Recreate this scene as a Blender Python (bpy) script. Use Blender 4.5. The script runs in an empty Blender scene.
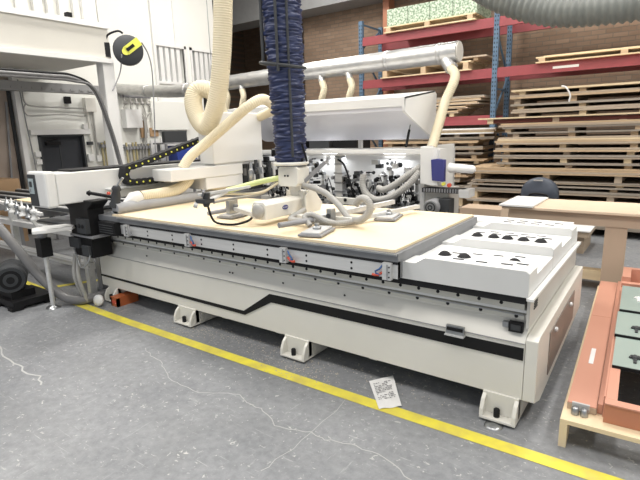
import bpy, math, random
from mathutils import Vector, Matrix
random.seed(7)
S = bpy.context.scene
COL = S.collection
PI = math.pi
V = Vector

# ------------------------------------------------------------------ materials
def mat(name, c, rough=.5, metal=0., c2=None, nscale=6., stretch=(1,1,1), amt=.5, bump=0., bscale=40., emit=0., detail=4.):
    m = bpy.data.materials.new(name); m.use_nodes = True
    nt = m.node_tree; N = nt.nodes; L = nt.links
    b = N['Principled BSDF']
    b.inputs['Roughness'].default_value = rough
    b.inputs['Metallic'].default_value = metal
    if c2 is None: c2 = tuple(x*.88 for x in c)
    tc = N.new('ShaderNodeTexCoord'); mp = N.new('ShaderNodeMapping'); mp.inputs['Scale'].default_value = stretch
    L.new(tc.outputs['Object'], mp.inputs['Vector'])
    n = N.new('ShaderNodeTexNoise'); n.inputs['Scale'].default_value = nscale; n.inputs['Detail'].default_value = detail
    L.new(mp.outputs[0], n.inputs['Vector'])
    r = N.new('ShaderNodeValToRGB')
    r.color_ramp.elements[0].position = .5-amt/2; r.color_ramp.elements[1].position = .5+amt/2
    r.color_ramp.elements[0].color = (*c2, 1); r.color_ramp.elements[1].color = (*c, 1)
    L.new(n.outputs['Fac'], r.inputs[0]); L.new(r.outputs[0], b.inputs['Base Color'])
    if bump:
        n2 = N.new('ShaderNodeTexNoise'); n2.inputs['Scale'].default_value = bscale
        L.new(mp.outputs[0], n2.inputs['Vector'])
        bp = N.new('ShaderNodeBump'); bp.inputs['Strength'].default_value = bump; bp.inputs['Distance'].default_value = .01
        L.new(n2.outputs['Fac'], bp.inputs['Height']); L.new(bp.outputs[0], b.inputs['Normal'])
    if emit:
        b.inputs['Emission Color'].default_value = (*c, 1); b.inputs['Emission Strength'].default_value = emit
    return m

M = {}
M['white'] = mat('painted_white', (.78,.775,.76), .35, c2=(.70,.695,.68), nscale=1.2)
M['cream'] = mat('cream_paint', (.73,.71,.655), .36, c2=(.68,.66,.605), nscale=2)
M['panelgrey'] = mat('warm_grey_paint', (.56,.54,.50), .35, c2=(.50,.48,.45), nscale=1.5)
M['bed'] = mat('bed_white', (.84,.84,.83), .4, c2=(.78,.78,.77), nscale=3)
M['podgrey'] = mat('pod_paint', (.66,.66,.65), .4, c2=(.60,.60,.59), nscale=3)
M['black'] = mat('black_paint', (.012,.012,.013), .5)
M['rubber'] = mat('black_rubber', (.02,.02,.022), .65)
M['darkgrey'] = mat('dark_grey_plastic', (.055,.058,.062), .5)
M['grey'] = mat('grey_plastic', (.28,.28,.29), .45, c2=(.22,.22,.23))
M['servicebrown'] = mat('service_panel_paint', (.23,.195,.17), .4)
M['rollergrey'] = mat('roller_grey', (.36,.365,.38), .45, c2=(.31,.315,.33))
M['rail'] = mat('rail_paint', (.60,.585,.53), .4, c2=(.50,.49,.45), nscale=6)
M['tablegrey'] = mat('grey_bed_edge', (.20,.205,.215), .5, c2=(.16,.165,.175), nscale=8)
M['alu'] = mat('brushed_aluminium', (.66,.66,.65), .38, .35, c2=(.55,.55,.55), nscale=5, stretch=(.3,8,8))
M['steel'] = mat('steel', (.45,.46,.47), .3, .9, c2=(.30,.31,.32), nscale=9)
M['galv'] = mat('galvanised_duct', (.62,.61,.59), .36, .8, c2=(.42,.42,.42), nscale=7, stretch=(1,3,3))
M['ply'] = mat('birch_plywood', (.80,.66,.45), .55, c2=(.72,.58,.38), nscale=2.5, stretch=(.6,9,1), amt=.8)
M['spoil'] = mat('mdf_sheet', (.80,.67,.46), .6, c2=(.76,.62,.42), nscale=1.6, amt=.9)
M['wood'] = mat('pallet_wood', (.62,.46,.29), .7, c2=(.42,.30,.19), nscale=3, stretch=(.4,5,5), amt=.7, bump=.2)
M['woodlight'] = mat('light_pallet_wood', (.78,.64,.42), .7, c2=(.60,.45,.28), nscale=3, stretch=(.5,5,5), amt=.7)
M['woodbeige'] = mat('beige_panel_edge', (.52,.42,.32), .75, c2=(.38,.30,.22), nscale=3, stretch=(.3,8,14), amt=.8)
M['woodgrey'] = mat('weathered_panel_edge', (.40,.35,.29), .8, c2=(.26,.22,.18), nscale=4, stretch=(.3,8,14), amt=.8)
M['woodred'] = mat('dark_red_panel_edge', (.16,.055,.045), .7, c2=(.10,.035,.03), nscale=4, stretch=(.3,8,14))
M['mdfbench'] = mat('mdf_bench_board', (.55,.42,.31), .6, c2=(.49,.37,.27), nscale=2)
M['mdftop'] = mat('mdf_bench_top', (.70,.56,.42), .55, c2=(.64,.50,.37), nscale=2)
M['salmon'] = mat('salmon_laminate', (.62,.315,.225), .34, c2=(.56,.275,.195), nscale=1.5)
M['salmondark'] = mat('copper_edge', (.52,.22,.12), .45, c2=(.42,.17,.10), nscale=3)
M['glass'] = mat('frosted_green_glass', (.33,.40,.37), .16, c2=(.30,.37,.34), nscale=2)
M['beam'] = mat('red_rack_paint', (.30,.055,.065), .45, c2=(.24,.05,.055), nscale=5)
M['post'] = mat('blue_rack_paint', (.10,.17,.25), .5, c2=(.07,.12,.19), nscale=6)
M['hosecream'] = mat('cream_hose', (.74,.66,.49), .5, c2=(.66,.58,.41), nscale=2)
M['hoseblue'] = mat('navy_hose', (.022,.034,.105), .45, c2=(.012,.02,.065), nscale=14)
M['hosegrey'] = mat('grey_hose', (.40,.39,.37), .45, c2=(.34,.33,.31), nscale=3)
M['hosedark'] = mat('dark_grey_hose', (.17,.165,.165), .4, c2=(.13,.13,.13))
M['bighose'] = mat('big_grey_hose', (.19,.20,.185), .4, c2=(.14,.15,.14), nscale=5)
M['yellow'] = mat('yellow_plastic', (.72,.72,.10), .45)
M['tape'] = mat('yellow_floor_tape', (.83,.73,.06), .45, c2=(.62,.52,.10), nscale=7, amt=.35, detail=8)
M['lilac'] = mat('hood_lining', (.70,.70,.75), .55, c2=(.66,.66,.71), nscale=1)
M['bluepanel'] = mat('blue_panel', (.035,.04,.20), .35)
M['bluebin'] = mat('blue_plastic', (.03,.06,.30), .45)
M['paper'] = mat('paper', (.80,.79,.78), .6)
M['ink'] = mat('grey_print', (.22,.22,.23), .7)
M['screen'] = mat('lcd', (.42,.50,.52), .25)
M['red'] = mat('red_plastic', (.65,.09,.05), .4)
M['orange'] = mat('orange_paint', (.45,.12,.04), .5)
M['bluetube'] = mat('blue_tube', (.05,.12,.30), .4)
M['limetube'] = mat('lime_sleeve', (.62,.70,.30), .4)
M['lamp'] = mat('lamp_strip', (1,1,1), .4, emit=5)
M['wallwhite'] = mat('white_wall_paint', (.80,.80,.76), .6, c2=(.74,.735,.69), nscale=.9, detail=6)
M['mezz'] = mat('mezzanine_paint', (.62,.60,.55), .6, c2=(.52,.50,.45), nscale=.8, detail=6)
M['brown'] = mat('brown_partition', (.40,.33,.28), .7, c2=(.35,.285,.24), nscale=1)
M['tray'] = mat('grey_cable_tray', (.30,.30,.30), .5)
M['door'] = mat('charcoal_door', (.045,.048,.055), .5)
M['card'] = mat('cardboard', (.42,.27,.15), .8)
M['greenpack'] = mat('green_white_pack', (.55,.62,.50), .5, c2=(.16,.24,.15), nscale=26, amt=.18, detail=6)
M['chair'] = mat('navy_grey_plastic', (.055,.065,.09), .45, c2=(.04,.05,.07))
M['clampwood'] = mat('clamp_wood', (.42,.36,.20), .6)
M['roof'] = mat('roof_paint', (.35,.35,.35), .8)
M['crack'] = mat('crack_filler', (.42,.42,.41), .8)
M['dust'] = mat('sawdust', (.55,.50,.42), .9, nscale=60, amt=.3)

# brick
def brick_mat():
    m = bpy.data.materials.new('brown_brick'); m.use_nodes = True
    nt = m.node_tree; N = nt.nodes; L = nt.links; b = N['Principled BSDF']; b.inputs['Roughness'].default_value = .85
    tc = N.new('ShaderNodeTexCoord'); sp = N.new('ShaderNodeSeparateXYZ'); cb = N.new('ShaderNodeCombineXYZ')
    L.new(tc.outputs['Object'], sp.inputs[0]); L.new(sp.outputs['X'], cb.inputs['X']); L.new(sp.outputs['Z'], cb.inputs['Y'])
    br = N.new('ShaderNodeTexBrick'); L.new(cb.outputs[0], br.inputs['Vector'])
    br.inputs['Scale'].default_value = 1; br.inputs['Brick Width'].default_value = .24; br.inputs['Row Height'].default_value = .085
    br.inputs['Mortar Size'].default_value = .008; br.inputs['Mortar Smooth'].default_value = .4
    br.inputs['Color1'].default_value = (.34,.235,.165,1); br.inputs['Color2'].default_value = (.26,.175,.12,1)
    br.inputs['Mortar'].default_value = (.22,.18,.14,1)
    n = N.new('ShaderNodeTexNoise'); n.inputs['Scale'].default_value = 1.5
    L.new(tc.outputs['Object'], n.inputs['Vector'])
    mx = N.new('ShaderNodeMix'); mx.data_type = 'RGBA'; mx.blend_type = 'MULTIPLY'; mx.inputs[0].default_value = .5
    r = N.new('ShaderNodeValToRGB'); r.color_ramp.elements[0].color = (.7,.7,.7,1); r.color_ramp.elements[1].color = (1.1,1.1,1.1,1)
    L.new(n.outputs['Fac'], r.inputs[0]); L.new(br.outputs['Color'], mx.inputs[6]); L.new(r.outputs[0], mx.inputs[7])
    L.new(mx.outputs[2], b.inputs['Base Color'])
    bp = N.new('ShaderNodeBump'); bp.inputs['Strength'].default_value = .5; bp.inputs['Distance'].default_value = .01; bp.invert = True
    L.new(br.outputs['Fac'], bp.inputs['Height']); L.new(bp.outputs[0], b.inputs['Normal'])
    return m
M['brick'] = brick_mat()
for k in ('black','rubber','darkgrey','door','woodred'): M[k].node_tree.nodes['Principled BSDF'].inputs['Specular IOR Level'].default_value = .2

def floor_mat():
    m = bpy.data.materials.new('worn_concrete'); m.use_nodes = True
    nt = m.node_tree; N = nt.nodes; L = nt.links; b = N['Principled BSDF']
    tc = N.new('ShaderNodeTexCoord')
    def noise(scale, detail, sx=1, sy=1, rot=0, rough=.5, dist=0):
        mp = N.new('ShaderNodeMapping'); mp.inputs['Scale'].default_value = (sx, sy, 1); mp.inputs['Rotation'].default_value = (0,0,rot)
        L.new(tc.outputs['Object'], mp.inputs['Vector'])
        n = N.new('ShaderNodeTexNoise'); n.inputs['Scale'].default_value = scale; n.inputs['Detail'].default_value = detail
        n.inputs['Roughness'].default_value = rough; n.inputs['Distortion'].default_value = dist
        L.new(mp.outputs[0], n.inputs['Vector']); return n
    def ramp(src, p0, c0, p1, c1):
        r = N.new('ShaderNodeValToRGB'); r.color_ramp.elements[0].position = p0; r.color_ramp.elements[1].position = p1
        r.color_ramp.elements[0].color = (*c0, 1); r.color_ramp.elements[1].color = (*c1, 1); L.new(src, r.inputs[0]); return r
    def mix(fac, a, bb, mode='MIX', f=1.):
        x = N.new('ShaderNodeMix'); x.data_type = 'RGBA'; x.blend_type = mode; x.inputs[0].default_value = f
        if fac is not None: L.new(fac, x.inputs[0])
        L.new(a, x.inputs[6])
        if isinstance(bb, tuple): x.inputs[7].default_value = (*bb, 1)
        else: L.new(bb, x.inputs[7])
        return x.outputs[2]
    base = ramp(noise(.9, 8, rough=.6).outputs['Fac'], .3, (.180,.187,.200), .72, (.282,.288,.298)).outputs[0]
    fine = ramp(noise(22, 8, 1, 1, rough=.7).outputs['Fac'], .35, (.80,.80,.81), .68, (1.12,1.12,1.11)).outputs[0]
    c = mix(None, base, fine, 'MULTIPLY')
    def fac(src, lo, hi, mx=.5):
        mr = N.new('ShaderNodeMapRange'); mr.inputs['From Min'].default_value = lo; mr.inputs['From Max'].default_value = hi
        mr.inputs['To Max'].default_value = mx; mr.clamp = True; L.new(src, mr.inputs['Value']); return mr.outputs[0]
    # thin scuffs in several directions
    for rot, sx, sy, sc, lo in ((.35, .9, 14, 3, .655), (-.6, 14, 1, 2.4, .665), (1.1, 1, 11, 4, .67), (.1, 1, 9, 5, .66)):
        c = mix(fac(noise(sc, 5, sx, sy, rot, .65, .4).outputs['Fac'], lo-.01, lo+.07, .5), c, (.52,.52,.51))
    c = mix(fac(noise(1.7, 7, 1, 1.6, .5, .62, .6).outputs['Fac'], .52, .72, .45), c, (.17,.175,.18))
    # flecks of dust
    c = mix(fac(noise(34, 4, 1, 1, 0, .6, .8).outputs['Fac'], .62, .72, .7), c, (.62,.61,.58))
    L.new(c, b.inputs['Base Color'])
    rr = N.new('ShaderNodeMapRange'); rr.inputs['To Min'].default_value = .38; rr.inputs['To Max'].default_value = .62
    L.new(noise(3, 5).outputs['Fac'], rr.inputs['Value']); L.new(rr.outputs[0], b.inputs['Roughness'])
    bp = N.new('ShaderNodeBump'); bp.inputs['Strength'].default_value = .12; bp.inputs['Distance'].default_value = .01
    L.new(noise(30, 5).outputs['Fac'], bp.inputs['Height']); L.new(bp.outputs[0], b.inputs['Normal'])
    return m
M['floor'] = floor_mat()

# ------------------------------------------------------------------ mesh builder
class MB:
    def __init__(s): s.v = []; s.f = []; s.m = []; s.sm = []; s.mats = []
    def mi(s, m):
        if m is None: m = '__base__'
        if m not in s.mats: s.mats.append(m)
        return s.mats.index(m)
    def add(s, vs, fs, m=None, smooth=False):
        o = len(s.v); k = s.mi(m)
        s.v += [V(p) for p in vs]
        for f in fs: s.f.append([o+i for i in f]); s.m.append(k); s.sm.append(smooth)
        return s
    def box(s, x0, x1, y0, y1, z0, z1, m=None):
        x0,x1 = sorted((x0,x1)); y0,y1 = sorted((y0,y1)); z0,z1 = sorted((z0,z1))
        vs = [(x,y,z) for z in (z0,z1) for y in (y0,y1) for x in (x0,x1)]
        return s.add(vs, [(0,2,3,1),(4,5,7,6),(0,1,5,4),(2,6,7,3),(0,4,6,2),(1,3,7,5)], m)
    def prism(s, pts, axis, a, b, m=None):      # pts: polygon in the two other axes
        def mk(p, t):
            if axis == 'x': return (t, p[0], p[1])
            if axis == 'y': return (p[0], t, p[1])
            return (p[0], p[1], t)
        n = len(pts)
        vs = [mk(p,a) for p in pts] + [mk(p,b) for p in pts]
        fs = [tuple(range(n))[::-1], tuple(range(n,2*n))] + [(i,(i+1)%n,n+(i+1)%n,n+i) for i in range(n)]
        return s.add(vs, fs, m)
    def obox(s, p, q, w, h, m=None, up=(0,0,1)):   # bar of section w x h from p to q
        p = V(p); q = V(q); d = (q-p).normalized(); u = V(up)
        if abs(d.dot(u)) > .99: u = V((0,1,0))
        sd = d.cross(u).normalized()*w/2; u2 = sd.cross(d).normalized()*h/2
        vs = [p-sd-u2,p+sd-u2,p+sd+u2,p-sd+u2,q-sd-u2,q+sd-u2,q+sd+u2,q-sd+u2]
        return s.add(vs, [(3,2,1,0),(4,5,6,7),(0,1,5,4),(1,2,6,5),(2,3,7,6),(3,0,4,7)], m)
    def rings(s, path, rad, seg=12, m=None, cap=True, smooth=True):
        P = [V(p) for p in path]; n = len(P)
        t0 = (P[1]-P[0]).normalized(); u = V((0,0,1)) if abs(t0.z) < .9 else V((1,0,0))
        u = (u - t0*u.dot(t0)).normalized(); vs = []
        for i in range(n):
            t = (P[min(i+1,n-1)]-P[max(i-1,0)])
            t = t.normalized() if t.length > 1e-9 else t0
            if t.length < .5: t = t0
            u = (u - t*u.dot(t)); u = u.normalized() if u.length > 1e-6 else t.orthogonal().normalized()
            w = t.cross(u); r = rad[i] if isinstance(rad,(list,tuple)) else rad
            for k in range(seg):
                a = 2*PI*k/seg; vs.append(P[i] + (u*math.cos(a)+w*math.sin(a))*r)
            t0 = t
        fs = [(i*seg+k, i*seg+(k+1)%seg, (i+1)*seg+(k+1)%seg, (i+1)*seg+k) for i in range(n-1) for k in range(seg)]
        s.add(vs, fs, m, smooth)
        if cap:
            s.add(vs[:seg], [tuple(range(seg))[::-1]], m); s.add(vs[-seg:], [tuple(range(seg))], m)
        return s
    def cyl(s, p, q, r, m=None, seg=16, r2=None): return s.rings([p,q], [r, r if r2 is None else r2], seg, m)
    def lathe(s, c, prof, axis=(0,0,1), seg=24, m=None, smooth=True):   # prof: (r, h) along axis
        a = V(axis).normalized(); c = V(c)
        u = a.orthogonal().normalized(); w = a.cross(u); vs = []
        for r, h in prof:
            for k in range(seg):
                t = 2*PI*k/seg; vs.append(c + a*h + (u*math.cos(t)+w*math.sin(t))*max(r,1e-4))
        n = len(prof)
        fs = [(i*seg+k, i*seg+(k+1)%seg, (i+1)*seg+(k+1)%seg, (i+1)*seg+k) for i in range(n-1) for k in range(seg)]
        s.add(vs, fs, m, smooth)
        s.add(vs[:seg], [tuple(range(seg))[::-1]], m); s.add(vs[-seg:], [tuple(range(seg))], m)
        return s
    def hose(s, ctrl, r, m=None, amp=.0, pitch=.03, seg=14, step=None):
        path = spline(ctrl, step or (pitch/4 if amp else .03))
        rad = [r + (amp*math.sin(2*PI*i/4+.4) if amp else 0) for i in range(len(path))]
        return s.rings(path, rad, seg, m)
    def build(s, name, m, parent=None, bevel=0, tagd=None):
        me = bpy.data.meshes.new(name); root = parent
        while root is not None and root.parent is not None: root = root.parent
        if root is None:
            xs=[p.x for p in s.v]; ys=[p.y for p in s.v]; zs=[p.z for p in s.v]
            o0 = V(((min(xs)+max(xs))/2,(min(ys)+max(ys))/2,min(zs)))
        else: o0 = root.location.copy()
        me.from_pydata([p-o0 for p in s.v], [], s.f); me.validate()
        base = M[m] if isinstance(m,str) else m
        names = s.mats
        if not names: me.materials.append(base)
        else:
            for k in names: me.materials.append(base if k=='__base__' else M[k] if isinstance(k,str) else k)
        if len(me.polygons) == len(s.f):
            for i,p in enumerate(me.polygons): p.material_index = s.m[i]; p.use_smooth = s.sm[i]
        me.update()
        ob = bpy.data.objects.new(name, me); COL.objects.link(ob)
        if root is None: ob.location = o0
        else: ob.parent = parent
        if bevel:
            md = ob.modifiers.new('bevel','BEVEL'); md.width = bevel; md.segments = 2; md.limit_method = 'ANGLE'; md.angle_limit = .7
        if tagd: tag(ob, *tagd)
        return ob

def spline(ctrl, step):
    P = [V(p) for p in ctrl]
    if len(P) == 2: fine = [P[0].lerp(P[1], i/200) for i in range(201)]
    else:
        Q = [P[0]*2-P[1]] + P + [P[-1]*2-P[-2]]; fine = []
        for i in range(1, len(Q)-2):
            for k in range(60):
                t = k/60; a,b,c,d = Q[i-1],Q[i],Q[i+1],Q[i+2]
                fine.append(.5*((2*b)+(-a+c)*t+(2*a-5*b+4*c-d)*t*t+(-a+3*b-3*c+d)*t**3))
        fine.append(P[-1])
    out = [fine[0]]; acc = 0.
    for i in range(1, len(fine)):
        d = (fine[i]-fine[i-1]).length
        while acc + d >= step:
            f = (step-acc)/d; q = fine[i-1].lerp(fine[i], f); out.append(q)
            fine[i-1] = q; d = (fine[i]-q).length; acc = 0.
        acc += d
    if (out[-1]-fine[-1]).length > step*.3: out.append(fine[-1])
    return out

def tag(o, label=None, cat=None, group=None, kind=None):
    if label: o['label'] = label
    if cat: o['category'] = cat
    if group: o['group'] = group
    if kind: o['kind'] = kind
    return o
def thing(name, loc, label, cat, group=None):
    o = bpy.data.objects.new(name, None); COL.objects.link(o); o.location = loc; o.empty_display_size = .1
    return tag(o, label, cat, group)
def struct(name, mb, m): return tag(mb.build(name, m), kind='structure')
def text_mesh(name, body, size, m, parent, loc, rot, ext=.001):
    cu = bpy.data.curves.new(name, 'FONT'); cu.body = body; cu.size = size; cu.extrude = ext
    cu.align_x = 'CENTER'; cu.align_y = 'CENTER'
    t = bpy.data.objects.new('tmp', cu); COL.objects.link(t)
    bpy.context.view_layer.update()
    me = bpy.data.meshes.new_from_object(t); bpy.data.objects.remove(t)
    root = parent
    while root.parent: root = root.parent
    mt = Matrix.Translation(V(loc)-root.location) @ rot.to_4x4()
    me.transform(mt); me.materials.clear(); me.materials.append(M[m])
    o = bpy.data.objects.new(name, me); COL.objects.link(o); o.parent = parent
    return o
# ------------------------------------------------------------------ setting
struct('floor', MB().box(-13,5,-3,16,-.1,0), 'floor')
b = MB(); b.box(-8.25,5,10.9,11.1,0,5.9); struct('wall_back', b, 'brick')
b = MB(); b.box(-13,-8.0,13.6,13.8,0,5.9); b.box(-8.25,-8.05,11.1,13.6,0,5.9); b.box(-13.2,-13,8.3,13.8,0,5.9); struct('wall_back_recess', b, 'brick')
struct('wall_right', MB().box(5,5.2,-3,16,0,5.9), 'wallwhite')
struct('ceiling', MB().box(-13,5,-3,16,5.9,6.0), 'roof')
struct('trim_1', MB().box(-13,5,10.2,10.9,4.52,5.9), 'roof')          # bulkhead along the brick wall
# left office wall with door opening and louvred windows
b = MB()
DX0,DX1,DZ = 4.16,4.98,1.70
b.box(-9.2,-9.0,3.90,DX0,0,5.9); b.box(-9.2,-9.0,DX1,8.45,0,2.70); b.box(-9.2,-9.0,DX0,DX1,DZ,2.70)
b.box(-9.2,-9.0,DX0,6.72,2.70,5.9); b.box(-9.2,-9.0,7.50,7.72,2.74,3.50); b.box(-9.2,-9.0,8.42,8.45,2.70,5.9)
b.box(-9.2,-9.0,6.72,8.42,3.50,5.9); b.box(-9.2,-9.0,6.72,8.42,2.70,2.74)
b.box(-13,-9.2,8.3,8.45,0,5.9)
struct('wall_left', b, 'wallwhite')
struct('wall_left_partition', MB().box(-9.4,-9.14,-3,3.90,0,5.9), 'brown')
b = MB(); b.box(-9.02,-8.95,6.70,6.76,0,5.9); b.box(-9.02,-8.97,5.55,5.62,1.9,5.9); b.box(-9.02,-8.98,7.28,7.30,3.5,5.9)
b.box(-9.03,-8.96,3.88,3.96,0,3.1)
struct('trim_2', b, 'white')
for i,(y0,y1) in enumerate(((6.76,7.50),(7.72,8.42))):
    w = MB(); w.box(-9.5,-9.45,y0,y1,2.74,3.50)
    o = struct(f'window_{i+1}', w, 'podgrey')
    f = MB()
    f.box(-9.04,-8.97,y0-.05,y1+.05,3.47,3.53); f.box(-9.04,-8.97,y0-.05,y1+.05,2.71,2.76)
    f.box(-9.04,-8.97,y0-.05,y0,2.71,3.53); f.box(-9.04,-8.97,y1,y1+.05,2.71,3.53)
    n = 5
    for k in range(1,n): 
        yy = y0+(y1-y0)*k/n; f.box(-9.08,-9.0,yy-.045,yy+.045,2.74,3.50)
    f.build('window_frame', 'white', o)
# the double door
b = MB(); b.box(-9.12,-9.07,DX0+.04,DX1-.04,0,DZ-.03)
d1 = struct('door_1', b, 'door')
f = MB(); f.box(-9.13,-8.97,DX0,DX0+.04,0,DZ); f.box(-9.13,-8.97,DX1-.04,DX1,0,DZ); f.box(-9.13,-8.97,DX0,DX1,DZ-.035,DZ); f.box(-9.075,-9.06,4.54,4.56,0,DZ-.03)
f.build('door_frame','darkgrey',d1)
f = MB(); f.box(-9.07,-9.0,4.30,4.55,1.52,1.58); f.obox((-9.03,4.3,1.58),(-9.03,4.5,1.63),.02,.015)
f.build('door_closer','black',d1)
struct('trim_3', MB().box(-9.04,-8.94,DX0-.12,DX1+.12,DZ,DZ+.09), 'white')
# mezzanine beam, its soffit and the post
b = MB(); b.box(-9.0,-6.95,-1,4.42,2.72,3.20); struct('mezzanine_floor', b, 'mezz')
b = MB(); b.box(-6.97,-6.90,-1,4.43,2.69,2.75); b.box(-6.96,-6.92,-1,4.43,3.17,3.24); struct('trim_4', b, 'white')
b = MB(); b.box(-7.12,-6.95,4.28,4.46,0,2.72); struct('trim_5', b, 'white')
# wall of upright panels on the mezzanine
b = MB()
x = 2.6; random.seed(3)
b.box(-7.2,-7.16,2.62,4.40,3.2,5.9)
struct('wall_mezzanine', b, 'wallwhite')
b = MB(); b.box(-8.8,-8.7,-1,4.4,3.2,5.9); struct('wall_mezzanine_rear', b, 'brown')
b = MB()
for y,w in ((2.98,.10),(3.27,.12),(3.48,.10),(3.66,.06),(3.82,.09),(4.02,.05),(4.16,.11)): b.box(-7.15,-7.07,y,y+w,3.2,5.9)
struct('trim_6', b, 'white')
tag(MB().box(-7.06,-6.98,3.86,3.93,3.24,3.32).build('socket_box','black'), 'small black socket box standing on the mezzanine edge', 'socket box')
# raised soffit line behind the mezzanine
tr = MB(); tr.box(-8.6,-8.4,-1,5.3,2.38,2.52)
for k in range(40): tr.box(-8.395,-8.385,-.9+k*.155,-.82+k*.155,2.41,2.44)
tag(tr.build('cable_tray','tray'), 'long grey perforated cable tray under the white mezzanine', 'cable tray')
# yellow tape
def strip(pts, w, z=.0015, h=.001):
    mb = MB(); P=[V((*p,0)) for p in pts]
    L=[];R=[]
    for i,p in enumerate(P):
        t=(P[min(i+1,len(P)-1)]-P[max(i-1,0)]).normalized(); n=V((-t.y,t.x,0))*w/2
        L.append(p+n); R.append(p-n)
    for i in range(len(P)-1):
        a,b_,c,d=R[i],R[i+1],L[i+1],L[i]
        vs=[(q.x,q.y,z) for q in (a,b_,c,d)]+[(q.x,q.y,z+h) for q in (a,b_,c,d)]
        mb.add(vs,[(3,2,1,0),(4,5,6,7),(0,1,5,4),(1,2,6,5),(2,3,7,6),(3,0,4,7)])
    return mb
tag(strip([(1.5,2.36),(-.29,2.325),(-1.14,2.31),(-2.5,2.30),(-3.9,2.30),(-4.6,2.315),(-5.5,2.36),(-6.6,2.40)], .088).build('floor_tape','tape'), 'long yellow floor tape running along the front of the machine', 'floor tape')
tag(strip([(-5.5,2.44),(-5.33,2.80),(-5.1,3.3)], .08, .003).build('floor_tape','tape'), 'short yellow floor tape branching off behind the grey hose', 'floor tape')

# ------------------------------------------------------------------ the CNC router
cnc = thing('cnc_router', (-2.5, 3.2, 0), 'long white CNC router with black zigzag stripe, plywood on its bed, gantry at its left', 'CNC machine')
b = MB()
b.prism([(2.56,.15),(2.56,.475),(2.625,.575),(2.625,.60),(2.60,.60),(2.60,.625),(2.63,.625),(2.63,.655),(3.95,.655),(3.95,.15)], 'x', -4.62, -.54, 'cream')
b.box(-4.62,-.54,2.66,3.95,.655,.73,'black')
b.box(-4.62,-.54,2.554,2.565,.474,.478,'grey')
for x in (-3.864,-2.779,-2.747,-2.228,-1.694): b.lathe((x,2.60,.532),[(.006,0),(.006,.012)],(0,-.84,.55),8,'black')
body = b.build('body', 'cream', cnc, bevel=.004)
b = MB()
b.prism([(-4.62,.262),(-2.615,.257),(-2.335,.444),(-.545,.452),(-.545,.382),(-2.32,.381),(-2.60,.227),(-4.62,.245)], 'y', 2.555, 2.561)
b.build('zigzag_stripe', 'black', cnc)
# guide rails
for (z0,z1,y,dz) in ((.655,.700,2.585,.12),(.600,.628,2.59,.19)):
    r = MB(); r.box(-4.55,-.56,y,y+.08,z0,z1,'rail'); x=-4.4
    r.box(-4.55,-.56,y-.006,y,z1-.006,z1,'steel')
    while x < -.6:
        r.lathe((x,y+.001,(z0+z1)/2),[(.0105,0),(.0105,.003)],(0,-1,0),8,'black'); x += dz
    r.build('guide_rail','alu',cnc)
MB().box(-4.6,-.545,2.60,2.70,.632,.650).build('rail_ledge','white',cnc,bevel=.003)
# feet
def foot(x0,x1,yf=2.49,pad=False):
    f = MB(); xm=(x0+x1)/2
    f.box(x0,x1,yf+.06,2.85,.03,.155,'cream')
    f.box(x0,x1,yf,2.85,.015,.03,'cream')
    for xa in (x0,x1-.022): f.prism([(yf,.03),(yf+.005,.07),(yf+.03,.12),(yf+.07,.15),(yf+.1,.15),(yf+.1,.03)],'x',xa,xa+.022,'cream')
    o = f.build('foot','cream',cnc,bevel=.003)
    g = MB(); g.lathe((xm-.01,yf+.035,.03),[(.017,0),(.017,.045),(.012,.05)],(0,0,1),10)
    g.build('levelling_bolt','black',o)
    if pad:
        g = MB(); g.lathe((xm-.01,yf-.015,0),[(.05,0),(.045,.008),(.012,.012)],(0,0,1),16)
        g.build('floor_pad','steel',o)
foot(-.745,-.55,2.49,True); foot(-2.20,-1.98); foot(-3.42,-3.19); foot(-4.52,-4.36,2.50)
for x in (-1.52,-2.35,-2.95): MB().box(x-.03,x+.03,2.66,2.75,.09,.15).build('support_bracket','cream',cnc)
MB().box(-4.5,-.60,2.86,3.95,.02,.16).build('belly_shade_box','black',cnc)  # black box added beneath the body to block light and deepen the shade
# latch and connector on the front
b = MB(); b.box(-.966,-.862,2.535,2.556,.452,.505,'steel'); b.box(-.96,-.868,2.528,2.536,.478,.496,'black'); b.box(-.97,-.858,2.52,2.556,.447,.455,'alu')
b.build('latch','steel',cnc)
b = MB(); b.box(-.632,-.56,2.57,2.60,.528,.582,'black'); b.box(-.665,-.635,2.575,2.60,.545,.575,'steel'); b.box(-.62,-.57,2.565,2.57,.54,.57,'darkgrey')
b.build('connector','black',cnc)
# right end cover
b = MB()
b.prism([(2.56,.15),(2.56,.50),(2.60,.515),(4.02,.56),(4.02,.24),(2.70,.10)],'x',-.538,-.475)
ec = b.build('end_cover','cream',cnc,bevel=.004)
b = MB(); b.prism([(2.86,.185),(2.86,.45),(3.66,.475),(3.66,.27)],'x',-.476,-.470,'servicebrown')
b.build('service_panel','panelgrey',ec)
for y in (3.0,3.5): 
    k=MB(); k.lathe((-.471,y,.42),[(.016,0),(.016,.01),(.010,.016)],(1,0,0),10); k.build('lock','alu',ec)
b = MB(); b.box(-.545,-.53,2.57,4.02,.56,.735,'panelgrey'); b.box(-.54,-.505,2.52,4.04,.728,.742,'white')
for k in range(5): b.box(-.532,-.527,2.66,2.74,.64+k*.014,.647+k*.014,'black')
b.build('end_plate','panelgrey',cnc)
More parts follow.
